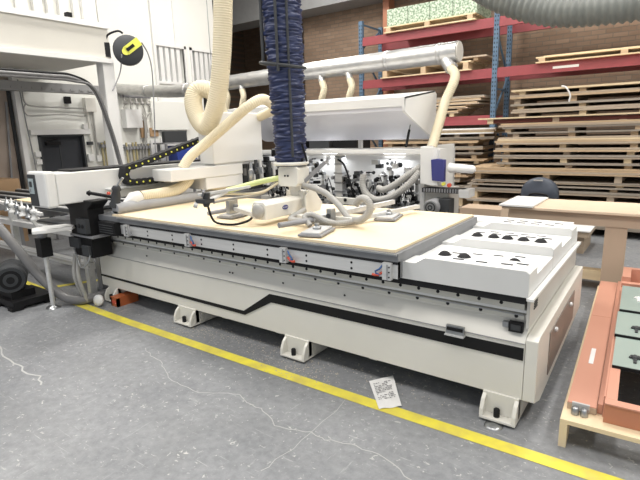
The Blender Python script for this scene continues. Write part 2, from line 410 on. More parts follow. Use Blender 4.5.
# bed and pods
b = MB(); b.box(-4.6,-.535,2.56,4.04,.728,.745); b.build('bed_frame','bed',cnc)
MB().box(-4.6,-.55,2.54,2.62,.702,.7415).build('shadow_gap_strip','rubber',cnc)  # black strip standing in for the shade in the gap below the bed
MB().box(-4.05,-1.24,2.462,2.50,.838,.853).build('edge_shadow_strip','rubber',cnc)  # overhang shadow under the table edge, made as a black strip
def pod(y0,y1,yb,first=False):
    xl=-1.25; p=MB()
    pts=[(xl,.742),(xl,.842),(xl+.09,.845),(xl+.15,.882),(-.553,.882),(-.535,.868),(-.535,.742)]
    p.prism(pts,'y',y0,y0+.012,'podgrey')
    pts2=[(x,z-.0005) for x,z in pts]
    p.prism(pts2,'y',y0+.012,y1,'bed')
    p.box(xl,-.535,y1,yb,.742,.826,'bed')
    return p.build('pod_cover','bed',cnc)
pods=[pod(2.53,2.71,3.13),pod(3.13,3.41,3.78),pod(3.78,3.98,4.04)]
MB().box(-3.0,-.6,4.04,4.30,.72,.84).build('pod_cover','bed',cnc)
def slots(par,pts,z):
    for x,y in pts:
        s=MB(); s.box(x-.030,x+.030,y-.008,y+.008,z-.002,z+.003); s.build('slot','darkgrey',par)
slots(pods[0],[(-.67,2.62),(-.80,2.60),(-.93,2.60),(-.60,2.66)],.882)
slots(pods[0],[(-.70,3.03),(-.82,3.0),(-.94,2.97),(-1.06,2.94),(-.86,2.86),(-.75,2.84),(-.98,2.84)],.826)
slots(pods[1],[(-1.05,3.37),(-.94,3.37),(-.83,3.37),(-.72,3.37),(-.62,3.37)],.882)
slots(pods[1],[(-1.05,3.70),(-.94,3.70),(-.83,3.70),(-.72,3.70)],.826)
slots(pods[2],[(-1.0,3.86),(-.9,3.86),(-.8,3.86),(-.7,3.86),(-1.0,3.94),(-.9,3.94),(-.8,3.94),(-.65,3.94)],.882)
def dome(x,y,z,par):
    d=MB(); d.lathe((x,y,z),[(.040,0),(.034,.003),(.028,.012),(.016,.020),(.0,.022)],(0,0,1),16); d.build('rubber_dome','rubber',par)
for x in (-1.035,-.92): dome(x,2.665,.882,pods[0])
dome(-.70,2.90,.826,pods[0])
for x in (-1.04,-.93,-.84,-.74,-.635): dome(x,3.26,.882,pods[1])
# vacuum table
b = MB(); b.box(-4.60,-1.235,2.46,3.86,.853,.905); table=b.build('vacuum_bed','tablegrey',cnc,bevel=.004)
b = MB(); b.box(-4.55,-1.30,2.50,3.84,.742,.853); b.build('bed_core','black',cnc)
MB().box(-1.30,-1.24,2.47,3.84,.75,.853).build('bed_end_plate','tablegrey',cnc)
b = MB(); b.box(-4.05,-1.24,2.465,2.50,.752,.838,'alu')
for x in (-3.624,-3.29,-2.934,-2.582,-2.247,-1.905,-1.555):
    for z in (.775,.812): b.lathe((x,2.466,z),[(.008,0),(.008,.003)],(0,-1,0),8,'black')
b.build('side_profile','podgrey',cnc)
MB().box(-4.05,-1.24,2.448,2.46,.893,.903).build('edge_trim','steel',cnc)
for i,x in enumerate((-3.90,-3.07,-2.08,-1.29)):
    c=MB(); c.box(x-.035,x+.02,2.435,2.465,.745,.848,'alu'); c.box(x-.005,x+.0,2.431,2.436,.75,.84,'steel')
    for z in (.765,.795,.825): c.lathe((x+.01,2.436,z),[(.005,0),(.005,.004)],(0,-1,0),8,'black')
    cc=c.build('clamp_cylinder','alu',cnc)
    s = -1 if i==3 else 1
    t=MB(); t.hose([(x+s*.0+(.03 if s>0 else -.04),2.45,.83),(x+s*.06,2.435,.80),(x+s*.09,2.43,.785),(x+s*.05,2.44,.77)],.006,seg=8)
    t.build('air_tube','bluetube' if i!=0 else 'grey',cc)
    t=MB(); t.hose([(x+(.03 if s>0 else -.04),2.45,.785),(x+s*.07,2.435,.765),(x+s*.10,2.432,.77)],.008,seg=8)
    t.build('air_tube','red' if i!=0 else 'grey',cc)
# plywood sheet (own thing)
b = MB(); b.box(-4.15,-1.262,2.475,3.845,.9055,.922); ply=b.build('plywood_sheet','spoil')
tag(ply,'large pale plywood sheet lying flat on the machine bed','plywood sheet')
# gantry: front carriage, beam, display box, head covers
g=MB()
g.prism([(-4.80,1.03),(-4.80,1.01),(-4.70,.95),(-4.70,.70),(-4.36,.70),(-4.36,.97),(-4.27,1.03),(-4.27,1.05),(-4.80,1.05)],'y',2.36,2.52,'black')
g.box(-4.68,-4.36,2.36,2.56,.50,.70,'black'); g.box(-4.72,-4.55,2.33,2.40,.58,.68,'darkgrey'); g.box(-4.50,-4.38,2.33,2.36,.52,.62,'darkgrey'); g.box(-4.70,-4.30,2.34,2.58,.695,.715,'grey'); g.box(-4.52,-4.36,2.32,2.37,.74,.88,'darkgrey')
g.box(-4.28,-4.02,2.40,2.60,.74,.86,'black')
for k in range(4): g.box(-4.26,-4.04,2.392,2.40,.76+k*.022,.768+k*.022,'darkgrey')
for x in (-4.47,-4.41): g.lathe((x,2.32,.81),[(.02,0),(.02,.006)],(0,-1,0),12,'black')
car=g.build('carriage','black',cnc,bevel=.004)
for k,(a,c) in enumerate((((-4.7,2.36,.50),(-4.63,2.36,.05)),((-4.6,2.34,.50),(-4.58,2.36,.03)))):
    t=MB(); t.hose([a,((a[0]+c[0])/2+.02,2.30,.30),c],.02,seg=8); t.build('cable','hosegrey',car)
t=MB(); t.hose([(-4.62,2.32,.58),(-4.45,2.28,.42),(-4.38,2.33,.50),(-4.42,2.36,.60)],.008,seg=8); t.build('cable','steel',car)
g=MB(); g.box(-4.72,-4.41,2.14,6.2,1.035,1.315,'white'); g.box(-4.70,-4.44,2.3,6.2,1.315,1.335,'black')
g.box(-4.41,-4.33,2.58,3.9,1.12,1.14,'white'); g.box(-4.41,-4.37,2.58,3.9,1.035,1.12,'cream')
beam=g.build('gantry_beam','white',cnc,bevel=.01)
g=MB(); g.box(-4.73,-4.405,2.04,2.14,1.015,1.335); db=g.build('display_box','white',cnc,bevel=.02)
g=MB(); g.prism([(-4.70,1.31),(-4.57,1.31),(-4.56,1.03),(-4.69,1.03)],'y',2.028,2.042); dp=g.build('display','darkgrey',db,bevel=.004)
g=MB(); g.box(-4.675,-4.59,2.023,2.029,1.14,1.275,'screen'); g.box(-4.66,-4.61,2.021,2.024,1.20,1.25,'darkgrey'); g.box(-4.66,-4.64,2.021,2.024,1.155,1.185,'ink')
g.build('lcd_screen','screen',dp)
g=MB(); g.box(-4.22,-4.0,3.62,4.40,1.30,1.845); g.box(-4.2,-4.02,3.66,4.36,1.27,1.30,'white'); hc=g.build('head_cover','white',cnc,bevel=.012)
g=MB(); g.box(-4.30,-4.0,3.05,4.05,1.165,1.285); g.box(-4.30,-4.01,3.5,4.05,1.04,1.165); g.build('spindle_housing','white',cnc,bevel=.01)
# spindle cluster beyond the housing
random.seed(5)
g=MB(); g.box(-4.3,-3.95,4.08,4.75,.98,1.27,'darkgrey')
for k in range(9):
    y=4.1+.075*k; x=-3.93+random.uniform(-.03,.03); z=.96+random.uniform(0,.08)
    g.lathe((x,y,z),[(.012,0),(.022,.05),(.034,.06),(.034,.18),(.02,.2),(.02,.28)],(0,0,1),10,('steel','darkgrey','alu')[k%3])
g.box(-4.0,-3.86,4.42,4.6,1.12,1.27,'white')
for k in range(70):
    cx=-3.95+random.uniform(-.12,.10); cy=4.1+random.uniform(0,.75); cz=.98+random.uniform(0,.42)*(1 if cy>4.42 else .65); w=random.uniform(.01,.035)
    m_=random.choice(('darkgrey','steel','black','alu','white','grey'))
    if k%2: g.box(cx-w,cx+w,cy-w,cy+w,cz-.05,cz+.03,m_)
    else: g.lathe((cx,cy,cz),[(w*.4,0),(w*.6,.01),(w*.6,.06),(w*.3,.07)],random.choice(((0,0,1),(1,0,0),(.6,-.6,.3))),8,m_)
g.build('drill_head','darkgrey',cnc)
# long grey dust roller under the beam, ahead of the sheet
g=MB(); g.cyl((-4.13,2.50,.97),(-4.13,4.3,.97),.052,seg=20); g.box(-4.2,-4.1,2.5,4.3,.925,.945)
g.build('hold_down_roller','rollergrey',cnc)
# joystick valve on the beam end
g=MB(); g.lathe((-4.16,2.52,.98),[(.05,0),(.055,.03),(.04,.06),(.045,.10),(.035,.15),(.045,.17),(.03,.20)],(.15,.1,1),14,'darkgrey'); g.cyl((-4.16,2.50,1.08),(-4.30,2.38,1.12),.016,'black'); g.lathe((-4.30,2.38,1.12),[(.014,0),(.028,.01),(.014,.035)],(-.7,-.6,.15),10,'black'); g.lathe((-4.13,2.46,1.12),[(.014,0),(.014,.02)],(.3,-1,0),10,'red'); g.cyl((-4.14,2.54,1.16),(-4.08,2.58,1.25),.012,'steel')
g.build('air_valve','grey',cnc)
# drag chain: loop along the beam
XC=-4.33
path=[(XC,3.45,1.175),(XC,3.1,1.175),(XC,2.86,1.175)]
for k in range(1,8):
    a=-PI/2-PI*k/8*.96; path.append((XC,2.83+.078*math.cos(a),1.253+.078*math.sin(a)))
path += [(XC,2.95,1.355),(XC,3.4,1.475),(XC,3.9,1.60),(XC,4.1,1.64)]
pp=spline(path,.018); dc=MB()
def ribbon(mb,pp,xc,w,h,m):
    vs=[]
    for i,p in enumerate(pp):
        t=(pp[min(i+1,len(pp)-1)]-pp[max(i-1,0)]).normalized(); n=V((0,-t.z,t.y))
        hh=h*(1 if (i//2)%2==0 else .86)
        for sx,sn in ((-1,-1),(1,-1),(1,1),(-1,1)): vs.append(V((xc+sx*w/2,p.y,p.z))+n*sn*hh/2)
    fs=[(0,1,2,3)]+[(len(vs)-1,len(vs)-2,len(vs)-3,len(vs)-4)]
    for i in range(len(pp)-1):
        for k in range(4): fs.append((i*4+k,i*4+(k+1)%4,i*4+4+(k+1)%4,i*4+4+k))
    mb.add(vs,fs,m)
for p in range(0,len(pp)): pass
ribbon(dc,pp,XC,.10,.058,None)
ch=dc.build('drag_chain','rubber',cnc)
pn=MB()
for p in spline(path,.075): pn.lathe((XC+.05,p.y,p.z),[(.009,0),(.009,.006)],(1,0,0),8)
pn.build('link_pin','yellow',ch)
# rear column of cables
g=MB(); g.box(-4.36,-4.28,3.86,3.93,1.84,2.12)
for k in range(5): g.lathe((-4.28,3.895,1.88+.05*k),[(.008,0),(.008,.004)],(1,0,0),8,'paper')
g.build('upright_chain','black',cnc)
# hoses of the machine
def hoseobj(name,ctrl,r,m,amp,pitch,par=None,seg=16):
    h=MB(); h.hose(ctrl,r,None,amp,pitch,seg); return h.build(name,m,par)
hoseobj('dust_hose',[(-3.68,3.6,5.9),(-3.66,3.6,3.6),(-3.69,3.6,2.8),(-3.80,3.6,2.15),(-3.93,3.6,1.83),(-4.06,3.6,1.70),(-4.20,3.62,1.78),(-4.28,3.64,1.93),(-4.29,3.68,2.05),(-4.24,3.74,2.10),(-4.16,3.84,2.04),(-4.16,3.9,1.83)],.092,'hosecream',.0035,.022,cnc)
hoseobj('dust_hose',[(-4.13,3.30,1.28),(-4.08,3.38,1.40),(-3.98,3.50,1.52),(-3.72,3.62,1.73),(-3.52,3.70,1.88),(-3.50,3.9,1.95),(-3.7,4.3,1.88),(-4.0,4.38,1.80)],.052,'hosecream',.002,.02,cnc)
hoseobj('dust_hose',[(-4.16,2.80,1.045),(-4.14,3.0,1.05),(-4.13,3.2,1.07),(-4.13,3.32,1.12),(-4.15,3.4,1.17)],.055,'hosecream',.003,.02,cnc)
hoseobj('dust_hose',[(-4.13,3.55,1.15),(-4.12,3.65,1.07),(-4.13,3.95,1.02),(-4.16,4.1,.98)],.05,'hosecream',.003,.02,cnc)
g=MB(); g.lathe((-4.17,2.62,1.0),[(.02,0),(.075,.1),(.06,.18)],(.02,1,.25),14); g.build('hose_nozzle','white',cnc)

for pts,w_,lab in (([(-2.072,1.947),(-1.928,1.903),(-1.822,1.894),(-1.674,1.822),(-1.55,1.846),(-1.455,1.886),(-1.359,1.864),(-1.265,1.895),(-1.16,1.914),(-1.064,1.91),(-.922,1.87),(-.80,1.80)],.006,'pale jagged crack across the floor in front of the yellow tape'),
        ([(-1.485,2.256),(-1.45,1.879),(-1.47,1.624),(-1.48,1.5)],.004,'thin straight crack crossing the jagged crack in the floor'),
        ([(-3.2,2.05),(-3.046,1.981),(-2.90,1.965),(-2.787,1.92),(-2.65,1.85),(-2.499,1.821),(-2.316,1.833),(-2.2,1.90),(-2.072,1.947)],.005,'pale crack wandering over the floor left of the jagged crack'),
        ([(-4.4,1.46),(-4.165,1.401),(-3.95,1.36),(-3.744,1.367),(-3.6,1.33),(-3.423,1.359),(-3.3,1.31)],.012,'wide pale scratch on the floor at the far left')):
    q=[pts[0]]
    for a,b_ in zip(pts,pts[1:]):
        for k in (1,2,3): q.append((a[0]+(b_[0]-a[0])*k/3+random.uniform(-.012,.012),a[1]+(b_[1]-a[1])*k/3+random.uniform(-.012,.012)))
    pts=q
    tag(strip(pts,w_,.0003,.0004).build('floor_crack','crack'),lab,'crack')

random.seed(9); g=MB()
for (cx,cy,sx,sy,n) in ((-3.1,2.50,.25,.10,220),(-2.0,2.42,.2,.08,200),(-2.55,2.55,.5,.08,240),(-4.5,2.35,.35,.10,160),(-5.4,2.45,.4,.15,160),(-1.35,2.6,.35,.1,80)):
    for _ in range(n):
        x=random.gauss(cx,sx); y=random.gauss(cy,sy); s=random.uniform(.002,.007); a=random.uniform(0,3)
        c_,s_=math.cos(a)*s,math.sin(a)*s
        g.add([(x+c_,y+s_,.0028),(x-s_,y+c_,.0028),(x-c_,y-s_*.7,.0028),(x+s_*.6,y-c_,.0028),(x,y,.006)],[(0,1,4),(1,2,4),(2,3,4),(3,0,4)])
tag(g.build('sawdust','dust'),'pale sawdust scattered on the floor along the router feet','sawdust',None,'stuff')

# ------------------------------------------------------------------ vacuum tube lifter hanging over the sheet
vl = thing('vacuum_lifter', (-2.5,3.1,.93), 'navy corrugated tube lifter hanging over the plywood, cream head with blue oval badge', 'vacuum lifter')
random.seed(11)
path = spline([(-2.515,3.1,1.345),(-2.535,3.1,2.2),(-2.57,3.1,3.2),(-2.57,3.1,5.88)], .0065)
t = MB(); u=[]
for i in range(len(path)): u.append(.146+ .013*math.sin(i*1.9+1.3*math.sin(i*.11))+random.uniform(-.004,.004) - .02*max(0,1-i/12))
seg=32; vs=[]
ph=[random.uniform(0,6.28) for _ in range(6)]
from mathutils import noise as NZ
for i,p in enumerate(path):
    for k in range(seg):
        a=2*PI*k/seg; q=V((math.cos(a)*2.2,math.sin(a)*2.2,p.z*88)); q2=V((math.cos(a)*1.6,math.sin(a)*1.6,p.z*40+5))
        r=.118+.030*min(1,(p.z-1.34)/1.1)+.022*NZ.noise(q)+.016*NZ.noise(q2)
        vs.append(p+V((math.cos(a)*r,math.sin(a)*r,0)))
fs=[(i*seg+k,i*seg+(k+1)%seg,(i+1)*seg+(k+1)%seg,(i+1)*seg+k) for i in range(len(path)-1) for k in range(seg)]
t.add(vs,fs,None,True); lt=t.build('lift_tube','hoseblue',vl)
# straps and control hoses down the tube
for (dx,dy,z0,z1,r,m) in ((-.10,-.135,2.12,5.8,.013,'darkgrey'),(.120,-.095,1.42,5.8,.010,'darkgrey'),(.06,-.155,2.06,5.8,.011,'darkgrey')):
    h=MB(); h.hose([(-2.54+dx,3.1+dy,z0),(-2.55+dx,3.1+dy,(z0+z1)/2),(-2.57+dx,3.1+dy,z1)],r,seg=8,step=.1); h.build('strap',m,vl)
h=MB(); pts=[]
for k in range(25):
    a=2*PI*k/24; pts.append((-2.56+.172*math.cos(a),3.1+.172*math.sin(a),2.12-.03*math.cos(a)))
h.rings(pts,.014,8); h.build('strap_ring','darkgrey',vl)
h=MB(); pts=[(-2.515+.130*math.cos(2*PI*k/24),3.1+.130*math.sin(2*PI*k/24),1.365) for k in range(25)]
h.rings(pts,.014,8); h.build('hose_clamp','cream',vl)
h=MB(); h.prism([(-2.595,1.20),(-2.59,1.325),(-2.57,1.345),(-2.41,1.345),(-2.39,1.325),(-2.395,1.21),(-2.42,1.185),(-2.57,1.185)],'y',3.02,3.17)
for x in (-2.52,-2.49): h.lathe((x,3.02,1.27),[(.008,0),(.008,.004)],(0,-1,0),8,'black')
hd=h.build('head','cream',vl,bevel=.008)
h=MB(); h.lathe((-2.52,3.14,1.06),[(.05,0),(.05,.13)],(0,0,1),16); h.box(-2.60,-2.42,3.12,3.22,.965,1.14); h.prism([(3.10,.96),(3.10,1.10),(3.2,1.18),(3.34,1.02),(3.30,.96)],'x',-2.40,-2.385)
h.build('swivel_post','cream',vl,bevel=.004)
h=MB(); h.prism([(-2.565,.97),(-2.57,1.08),(-2.545,1.105),(-2.455,1.105),(-2.43,1.08),(-2.435,.97)],'y',2.67,3.16)
ab=h.build('arm_box','cream',vl,bevel=.006)
h=MB(); h.lathe((-2.50,2.67,1.037),[(.056,0),(.060,.010),(.05,.025),(.02,.03)],(0,-1,0),20); h.build('end_cap','hosegrey',ab)
# badge (blue oval with lettering) on the side facing the bench
h=MB(); pts=[]
for k in range(28): a=2*PI*k/28; pts.append((2.90+.034*math.cos(a),1.04+.018*math.sin(a)))
h.prism(pts,'x',-2.434,-2.428); bd=h.build('badge','bluepanel',ab)
text_mesh('badge_lettering','SCHMALZ',.014,'white',bd,(-2.4275,2.90,1.04),Matrix(((0,0,1),(1,0,0),(0,1,0))),.0003)
h=MB(); h.obox((-2.40,3.12,1.22),(-2.25,3.2,1.37),.03,.03); h.build('strut','grey',vl)
for dx in (0,.045):
    h=MB(); h.cyl((-2.40+dx,3.1,1.38),(-2.43+dx,3.08,1.52),.008); h.build('lever','black',vl)
# control arm to the left
h=MB(); h.hose([(-2.60,3.05,1.25),(-2.70,2.90,1.225),(-2.78,2.72,1.19),(-2.81,2.66,1.18)],.022,'limetube',seg=10)
h.hose([(-2.81,2.66,1.18),(-2.83,2.57,1.145),(-2.84,2.50,1.125)],.018,'white',seg=10)
h.build('control_arm','limetube',vl)
h=MB(); h.obox((-2.78,2.80,1.225),(-2.98,2.44,1.19),.035,.018,'alu'); h.lathe((-2.93,2.47,1.10),[(.02,0),(.03,.03),(.026,.08),(.03,.11)],(.1,0,1),12,'darkgrey'); h.box(-2.99,-2.89,2.42,2.52,1.13,1.16,'darkgrey'); h.lathe((-2.98,2.43,1.11),[(.022,0),(.022,.03)],(-.6,-.6,.3),12,'alu'); h.cyl((-2.94,2.45,1.18),(-2.90,2.43,1.225),.010,'grey')
h.build('control_handle','darkgrey',vl).location=(.08,0,-.025)
h=MB(); h.hose([(-2.84,2.48,1.07),(-2.84,2.50,1.0),(-2.82,2.53,.945),(-2.68,2.57,.935),(-2.56,2.60,.965),(-2.50,2.60,1.0)],.009,seg=8); h.build('cable','black',vl)
h=MB(); h.hose([(-2.62,3.05,1.23),(-2.72,2.95,1.13),(-2.86,2.70,1.10),(-2.84,2.53,1.10)],.011,seg=8); h.build('air_hose','hosegrey',vl)
h=MB(); h.hose([(-2.60,3.02,1.21),(-2.66,2.90,1.15),(-2.76,2.78,1.14),(-2.84,2.62,1.16)],.010,seg=8); h.build('air_hose','hosecream',vl)
# crossbars and pads
h=MB(); h.cyl((-3.13,2.72,.965),(-2.94,2.86,1.0),.018,'grey'); h.box(-2.99,-2.95,2.80,2.90,.93,1.07,'steel'); h.cyl((-3.02,2.83,1.0),(-2.92,2.87,1.03),.012,'grey'); h.box(-3.05,-2.90,2.83,2.90,.925,.940,'grey'); h.obox((-2.93,2.85,1.0),(-2.56,2.68,1.0),.03,.03,'alu')
h.build('crossbar','grey',vl)
h=MB(); h.cyl((-2.16,2.50,.985),(-2.08,2.78,.985),.020,'grey'); h.obox((-2.10,2.74,.985),(-1.98,3.85,.985),.035,.035,'alu'); h.obox((-2.45,3.0,.97),(-2.06,2.86,.97),.06,.02,'cream')
h.build('crossbar','grey',vl)
for (cx,cy,ang) in ((-1.94,2.64,.25),(-1.78,3.38,.25),(-2.16,3.60,.2),(-2.99,2.90,.1)):
    h=MB(); d=V((math.cos(ang+PI/2),math.sin(ang+PI/2),0)); c=V((cx,cy,.936))
    h.obox(c-d*.14,c+d*.14,.17,.014,'grey'); h.obox(c-d*.13+V((0,0,.014)),c+d*.13+V((0,0,.014)),.13,.014,'alu')
    h.lathe(c,[(.03,.01),(.03,.035),(.018,.04),(.018,.06)],(0,0,1),12,'steel')
    h.build('suction_pad','grey',vl,bevel=.003)
h=MB(); h.obox((-1.90,3.0,.96),(-1.70,3.75,.975),.04,.03,'alu'); h.obox((-2.15,2.98,.97),(-1.80,2.98,.97),.035,.03,'cream'); h.build('support_bar','alu',vl)
h=MB(); h.box(-2.04,-2.0,2.90,2.96,.94,1.05,'steel'); h.lathe((-2.02,2.90,1.0),[(.018,0),(.018,.01)],(0,-1,0),12,'darkgrey'); h.build('valve','steel',vl)
hoseobj('vacuum_hose',[(-2.40,3.1,1.19),(-2.30,3.1,1.175),(-2.16,3.08,1.135),(-2.02,3.05,1.05),(-1.93,3.02,.98),(-1.87,3.0,.965)],.024,'hosegrey',.0015,.012,vl,12)
hoseobj('vacuum_hose',[(-1.85,2.98,.97),(-1.78,2.95,.98),(-1.715,2.95,1.03),(-1.70,2.95,1.09),(-1.735,2.95,1.135),(-1.79,2.96,1.13),(-1.83,2.98,1.09)],.026,'hosegrey',.0015,.012,vl,12)
hoseobj('vacuum_hose',[(-2.36,3.05,1.0),(-2.36,2.88,.962),(-2.25,2.80,.965),(-2.10,2.82,.968),(-1.98,2.86,.955),(-1.90,2.92,.955),(-1.84,2.98,.965)],.022,'hosegrey',.0015,.012,vl,12)
hoseobj('vacuum_hose',[(-2.06,2.72,.955),(-2.12,2.74,1.01),(-2.08,2.78,1.025),(-1.98,2.80,.985),(-1.93,2.84,.965)],.02,'hosegrey',.0015,.012,vl,12)

# ------------------------------------------------------------------ edge bander with its hood raised
eb = thing('edge_bander', (-3.3,5.2,0), 'white edge banding machine with raised hood and lit open interior, behind the plywood', 'edge bander')
h=MB(); h.prism([(4.80,1.80),(4.78,1.93),(5.55,2.02),(5.60,2.0),(5.60,1.51),(5.56,1.49),(5.50,1.50),(4.84,1.80)],'x',-4.95,-2.36,'lilac')
h.prism([(4.775,1.845),(4.77,1.935),(5.55,2.035),(5.55,2.02),(4.79,1.92),(4.79,1.845)],'x',-4.96,-2.33,'white')
h.prism([(4.775,1.80),(4.77,1.935),(5.55,2.035),(5.61,2.0),(5.61,1.52),(5.52,1.50),(4.80,1.78)],'x',-2.36,-2.33,'white')
h.build('hood','lilac',eb)
for x in (-3.95,-2.42):
    g=MB(); g.cyl((x,5.0,1.42),(x-.02,5.12,1.60),.014,'black'); g.cyl((x-.02,5.12,1.60),(x-.05,5.25,1.76),.008,'steel'); g.build('gas_strut','black',eb)
g=MB(); g.box(-4.6,-2.12,4.80,4.84,1.355,1.40,'white'); g.box(-4.6,-2.12,4.84,4.95,1.33,1.345,'white'); g.build('front_rail','white',eb,bevel=.003)
g=MB(); g.box(-4.9,-2.1,5.60,5.64,.5,1.385); g.build('rear_panel','white',eb)
for x in (-4.8,-3.4,-2.4):
    g=MB(); g.box(x,x+.05,5.60,5.64,1.385,1.56); g.build('hood_arm','white',eb)
g=MB(); g.box(-4.9,-1.86,4.86,5.6,0,.58); g.build('base_cabinet','panelgrey',eb)
g=MB(); g.box(-2.15,-2.10,4.78,5.62,.55,1.43); g.box(-2.13,-1.84,4.80,5.1,.55,1.0,'panelgrey'); g.build('end_panel','white',eb,bevel=.004)
g=MB(); g.prism([(-2.12,1.06),(-2.12,1.42),(-1.98,1.42),(-1.93,1.04),(-1.90,1.04),(-2.02,1.04)],'y',4.72,4.80); g.box(-2.12,-1.95,4.80,5.0,1.05,1.40); g.build('control_box','white',eb)
g=MB(); g.prism([(-1.985,1.09),(-2.0,1.30),(-1.94,1.31),(-1.86,1.30),(-1.86,1.08)],'y',4.70,4.76); g.build('control_screen','bluepanel',eb,bevel=.004)
g=MB(); g.lathe((-1.84,4.75,1.22),[(.02,0),(.05,.02),(.045,.07),(.04,.26),(.02,.28)],(1,0,-.05),16,'white'); g.build('motor_cover','white',eb)
g=MB(); g.lathe((-1.80,4.72,1.05),[(.02,0),(.02,.03)],(0,-1,0),12,'red'); g.build('button','red',eb); g=MB(); g.lathe((-1.86,4.72,1.06),[(.018,0),(.018,.03)],(0,-1,0),12,'yellow'); g.build('button','yellow',eb)
g=MB(); g.box(-2.1,-1.66,4.72,4.86,.965,1.01,'black'); g.box(-1.70,-1.60,4.70,4.88,.93,1.01,'alu')
for k in range(14): g.box(-2.08+k*.028,-2.066+k*.028,4.71,4.72,.97,1.008,'grey')
g.build('feed_track','black',eb)
mo=MB(); mo.lathe((-1.95,4.60,.83),[(.05,0),(.08,.01),(.08,.22),(.06,.24),(.02,.26)],(0,1,0),20,'grey')
for k in range(5): mo.lathe((-1.95,4.598,.83),[(.012+.014*(4-k),0),(.012+.014*(4-k),.004+.003*k)],(0,-1,0),20,'darkgrey' if k%2 else 'steel')
mo.box(-1.89,-1.78,4.66,4.80,.75,.91,'darkgrey'); mo.box(-2.10,-1.80,4.64,4.9,.66,.71,'darkgrey')
mo.build('motor','grey',eb)
g=MB(); g.box(-3.0,-2.72,5.56,5.595,1.30,1.32); g.build('work_light','lamp',eb)
g=MB(); g.box(-3.95,-3.65,5.56,5.595,1.30,1.32); g.build('work_light','lamp',eb)
g=MB(); g.box(-4.9,-2.15,5.3,5.6,.56,.72,'panelgrey'); g.build('inner_bed','alu',eb)
# machining units
random.seed(21)
def unit(x,y,s):
    g=MB(); mt=['darkgrey','steel','black','alu','grey','white']
    g.box(x-.09*s,x+.09*s,y,y+.16,.58,.62+.1*s,'grey')
    g.box(x-.02,x+.02,y+.05,y+.09,.6,.95+.12*s,'alu')
    for k in range(46):
        cx=x+random.uniform(-.13,.13)*s; cy=y+random.uniform(-.04,.14); cz=.74+.50*random.random()**1.8*s
        w=random.uniform(.012,.045); hh=random.uniform(.012,.06); m_=random.choice(mt)
        if random.random()<.5: g.box(cx-w,cx+w,cy-.03,cy+.03,cz-hh/2,cz+hh/2,m_)
        else: g.lathe((cx,cy,cz),[(w*.4,0),(w*.7,.01),(w*.7,hh),(w*.3,hh+.01)],random.choice(((0,0,1),(0,-1,0),(1,0,0),(.3,-.6,.6))),10,m_)
    for k in range(4):
        a=V((x+random.uniform(-.1,.1),y-.03,.8)); c=a+V((random.uniform(-.15,.15),0,random.uniform(.1,.3))); d=c+V((random.uniform(-.1,.1),.05,-.2))
        g.hose([a,c,d],.006,'black',seg=6)
    g.build('machining_unit','darkgrey',eb)
for x,s in ((-4.28,1),(-4.05,1.05),(-3.82,1),(-3.58,1.1),(-3.36,.8),(-3.12,.8),(-2.92,.8),(-2.70,1.1),(-2.52,1.0),(-2.30,.8)): unit(x,4.98,s)
g=MB(); g.box(-3.32,-3.22,4.92,5.02,.72,1.30,'alu'); g.lathe((-3.27,4.97,1.30),[(.05,0),(.07,.01),(.07,.03),(.03,.05)],(0,0,1),14,'steel')
for k in range(5): g.box(-3.33,-3.21,4.91,5.03,.78+k*.11,.795+k*.11,'steel')
g.build('press_column','alu',eb)
g=MB(); g.hose([(-3.26,4.90,1.28),(-3.16,4.88,1.22),(-3.08,4.88,1.02),(-3.05,4.9,.85)],.012,seg=8); g.build('cable','black',eb)
hoseobj('dust_hose',[(-2.80,4.72,1.13),(-2.80,4.70,1.02),(-2.74,4.68,.92),(-2.60,4.66,.865),(-2.42,4.66,.91),(-2.26,4.68,1.02),(-2.14,4.76,1.17)],.036,'hosegrey',.003,.02,eb,12)
hoseobj('dust_hose',[(-2.64,4.76,.98),(-2.55,4.74,.97),(-2.42,4.74,1.03),(-2.28,4.76,1.13),(-2.15,4.80,1.22)],.036,'hosegrey',.003,.02,eb,12)
g=MB(); g.box(-3.15,-2.75,4.60,4.66,.80,.87); g.lathe((-2.97,4.60,.85),[(.02,0),(.02,.01)],(0,-1,0),10,'black'); g.build('guide_plate','cream',eb)
# things lying on top between hood and cabinet
g=MB(); g.box(-2.95,-2.25,5.66,5.9,1.30,1.47)
# ------------------------------------------------------------------ dust extraction duct
dt = thing('dust_duct', (-5.5,5.8,2.3), 'long galvanised spiral duct with cream drop hoses, running over the edge bander', 'duct')
g=MB(); pts=[];rad=[]
P0=V((-2.15,5.8,2.468)); P1=V((-9.0,5.8,2.53))
n=180
DP=spline([(-2.15,5.8,2.468),(-4.2,5.8,2.45),(-5.9,5.8,2.42),(-6.6,5.8,2.385),(-7.3,5.8,2.385),(-8.0,5.8,2.44),(-9.0,5.8,2.55)],.0385); n=len(DP)-1
for i,p in enumerate(DP):
    pts.append(p); rad.append((.120-.02*i/n)+(.003 if i%6==0 else 0))
g.rings(pts,rad,24); dd=g.build('duct_pipe','galv',dt)
for f in (.03,.13,.36,.60,.70,.86):
    i=int(f*n); c=DP[i]; ax=(DP[i+1]-DP[i]); r=.126-.02*f
    g=MB(); g.lathe(c,[(r-.01,0),(r,.003),(r,.05),(r-.01,.053)],ax,24); g.build('duct_collar','galv',dt)
g=MB(); g.lathe((-2.149,5.8,2.468),[(.112,0),(.112,.012)],(1,0,0),24); g.build('end_cap','cream',dt)
g=MB(); g.cyl((-2.30,5.78,2.40),(-2.20,5.72,2.28),.075,'galv'); g.build('branch','galv',dt)
hoseobj('dust_hose',[(-2.20,5.70,2.28),(-2.12,5.62,2.20),(-2.11,5.55,2.10),(-2.16,5.45,1.9),(-2.15,5.25,1.65),(-2.13,5.02,1.40)],.052,'hosecream',.004,.022,dt,12)
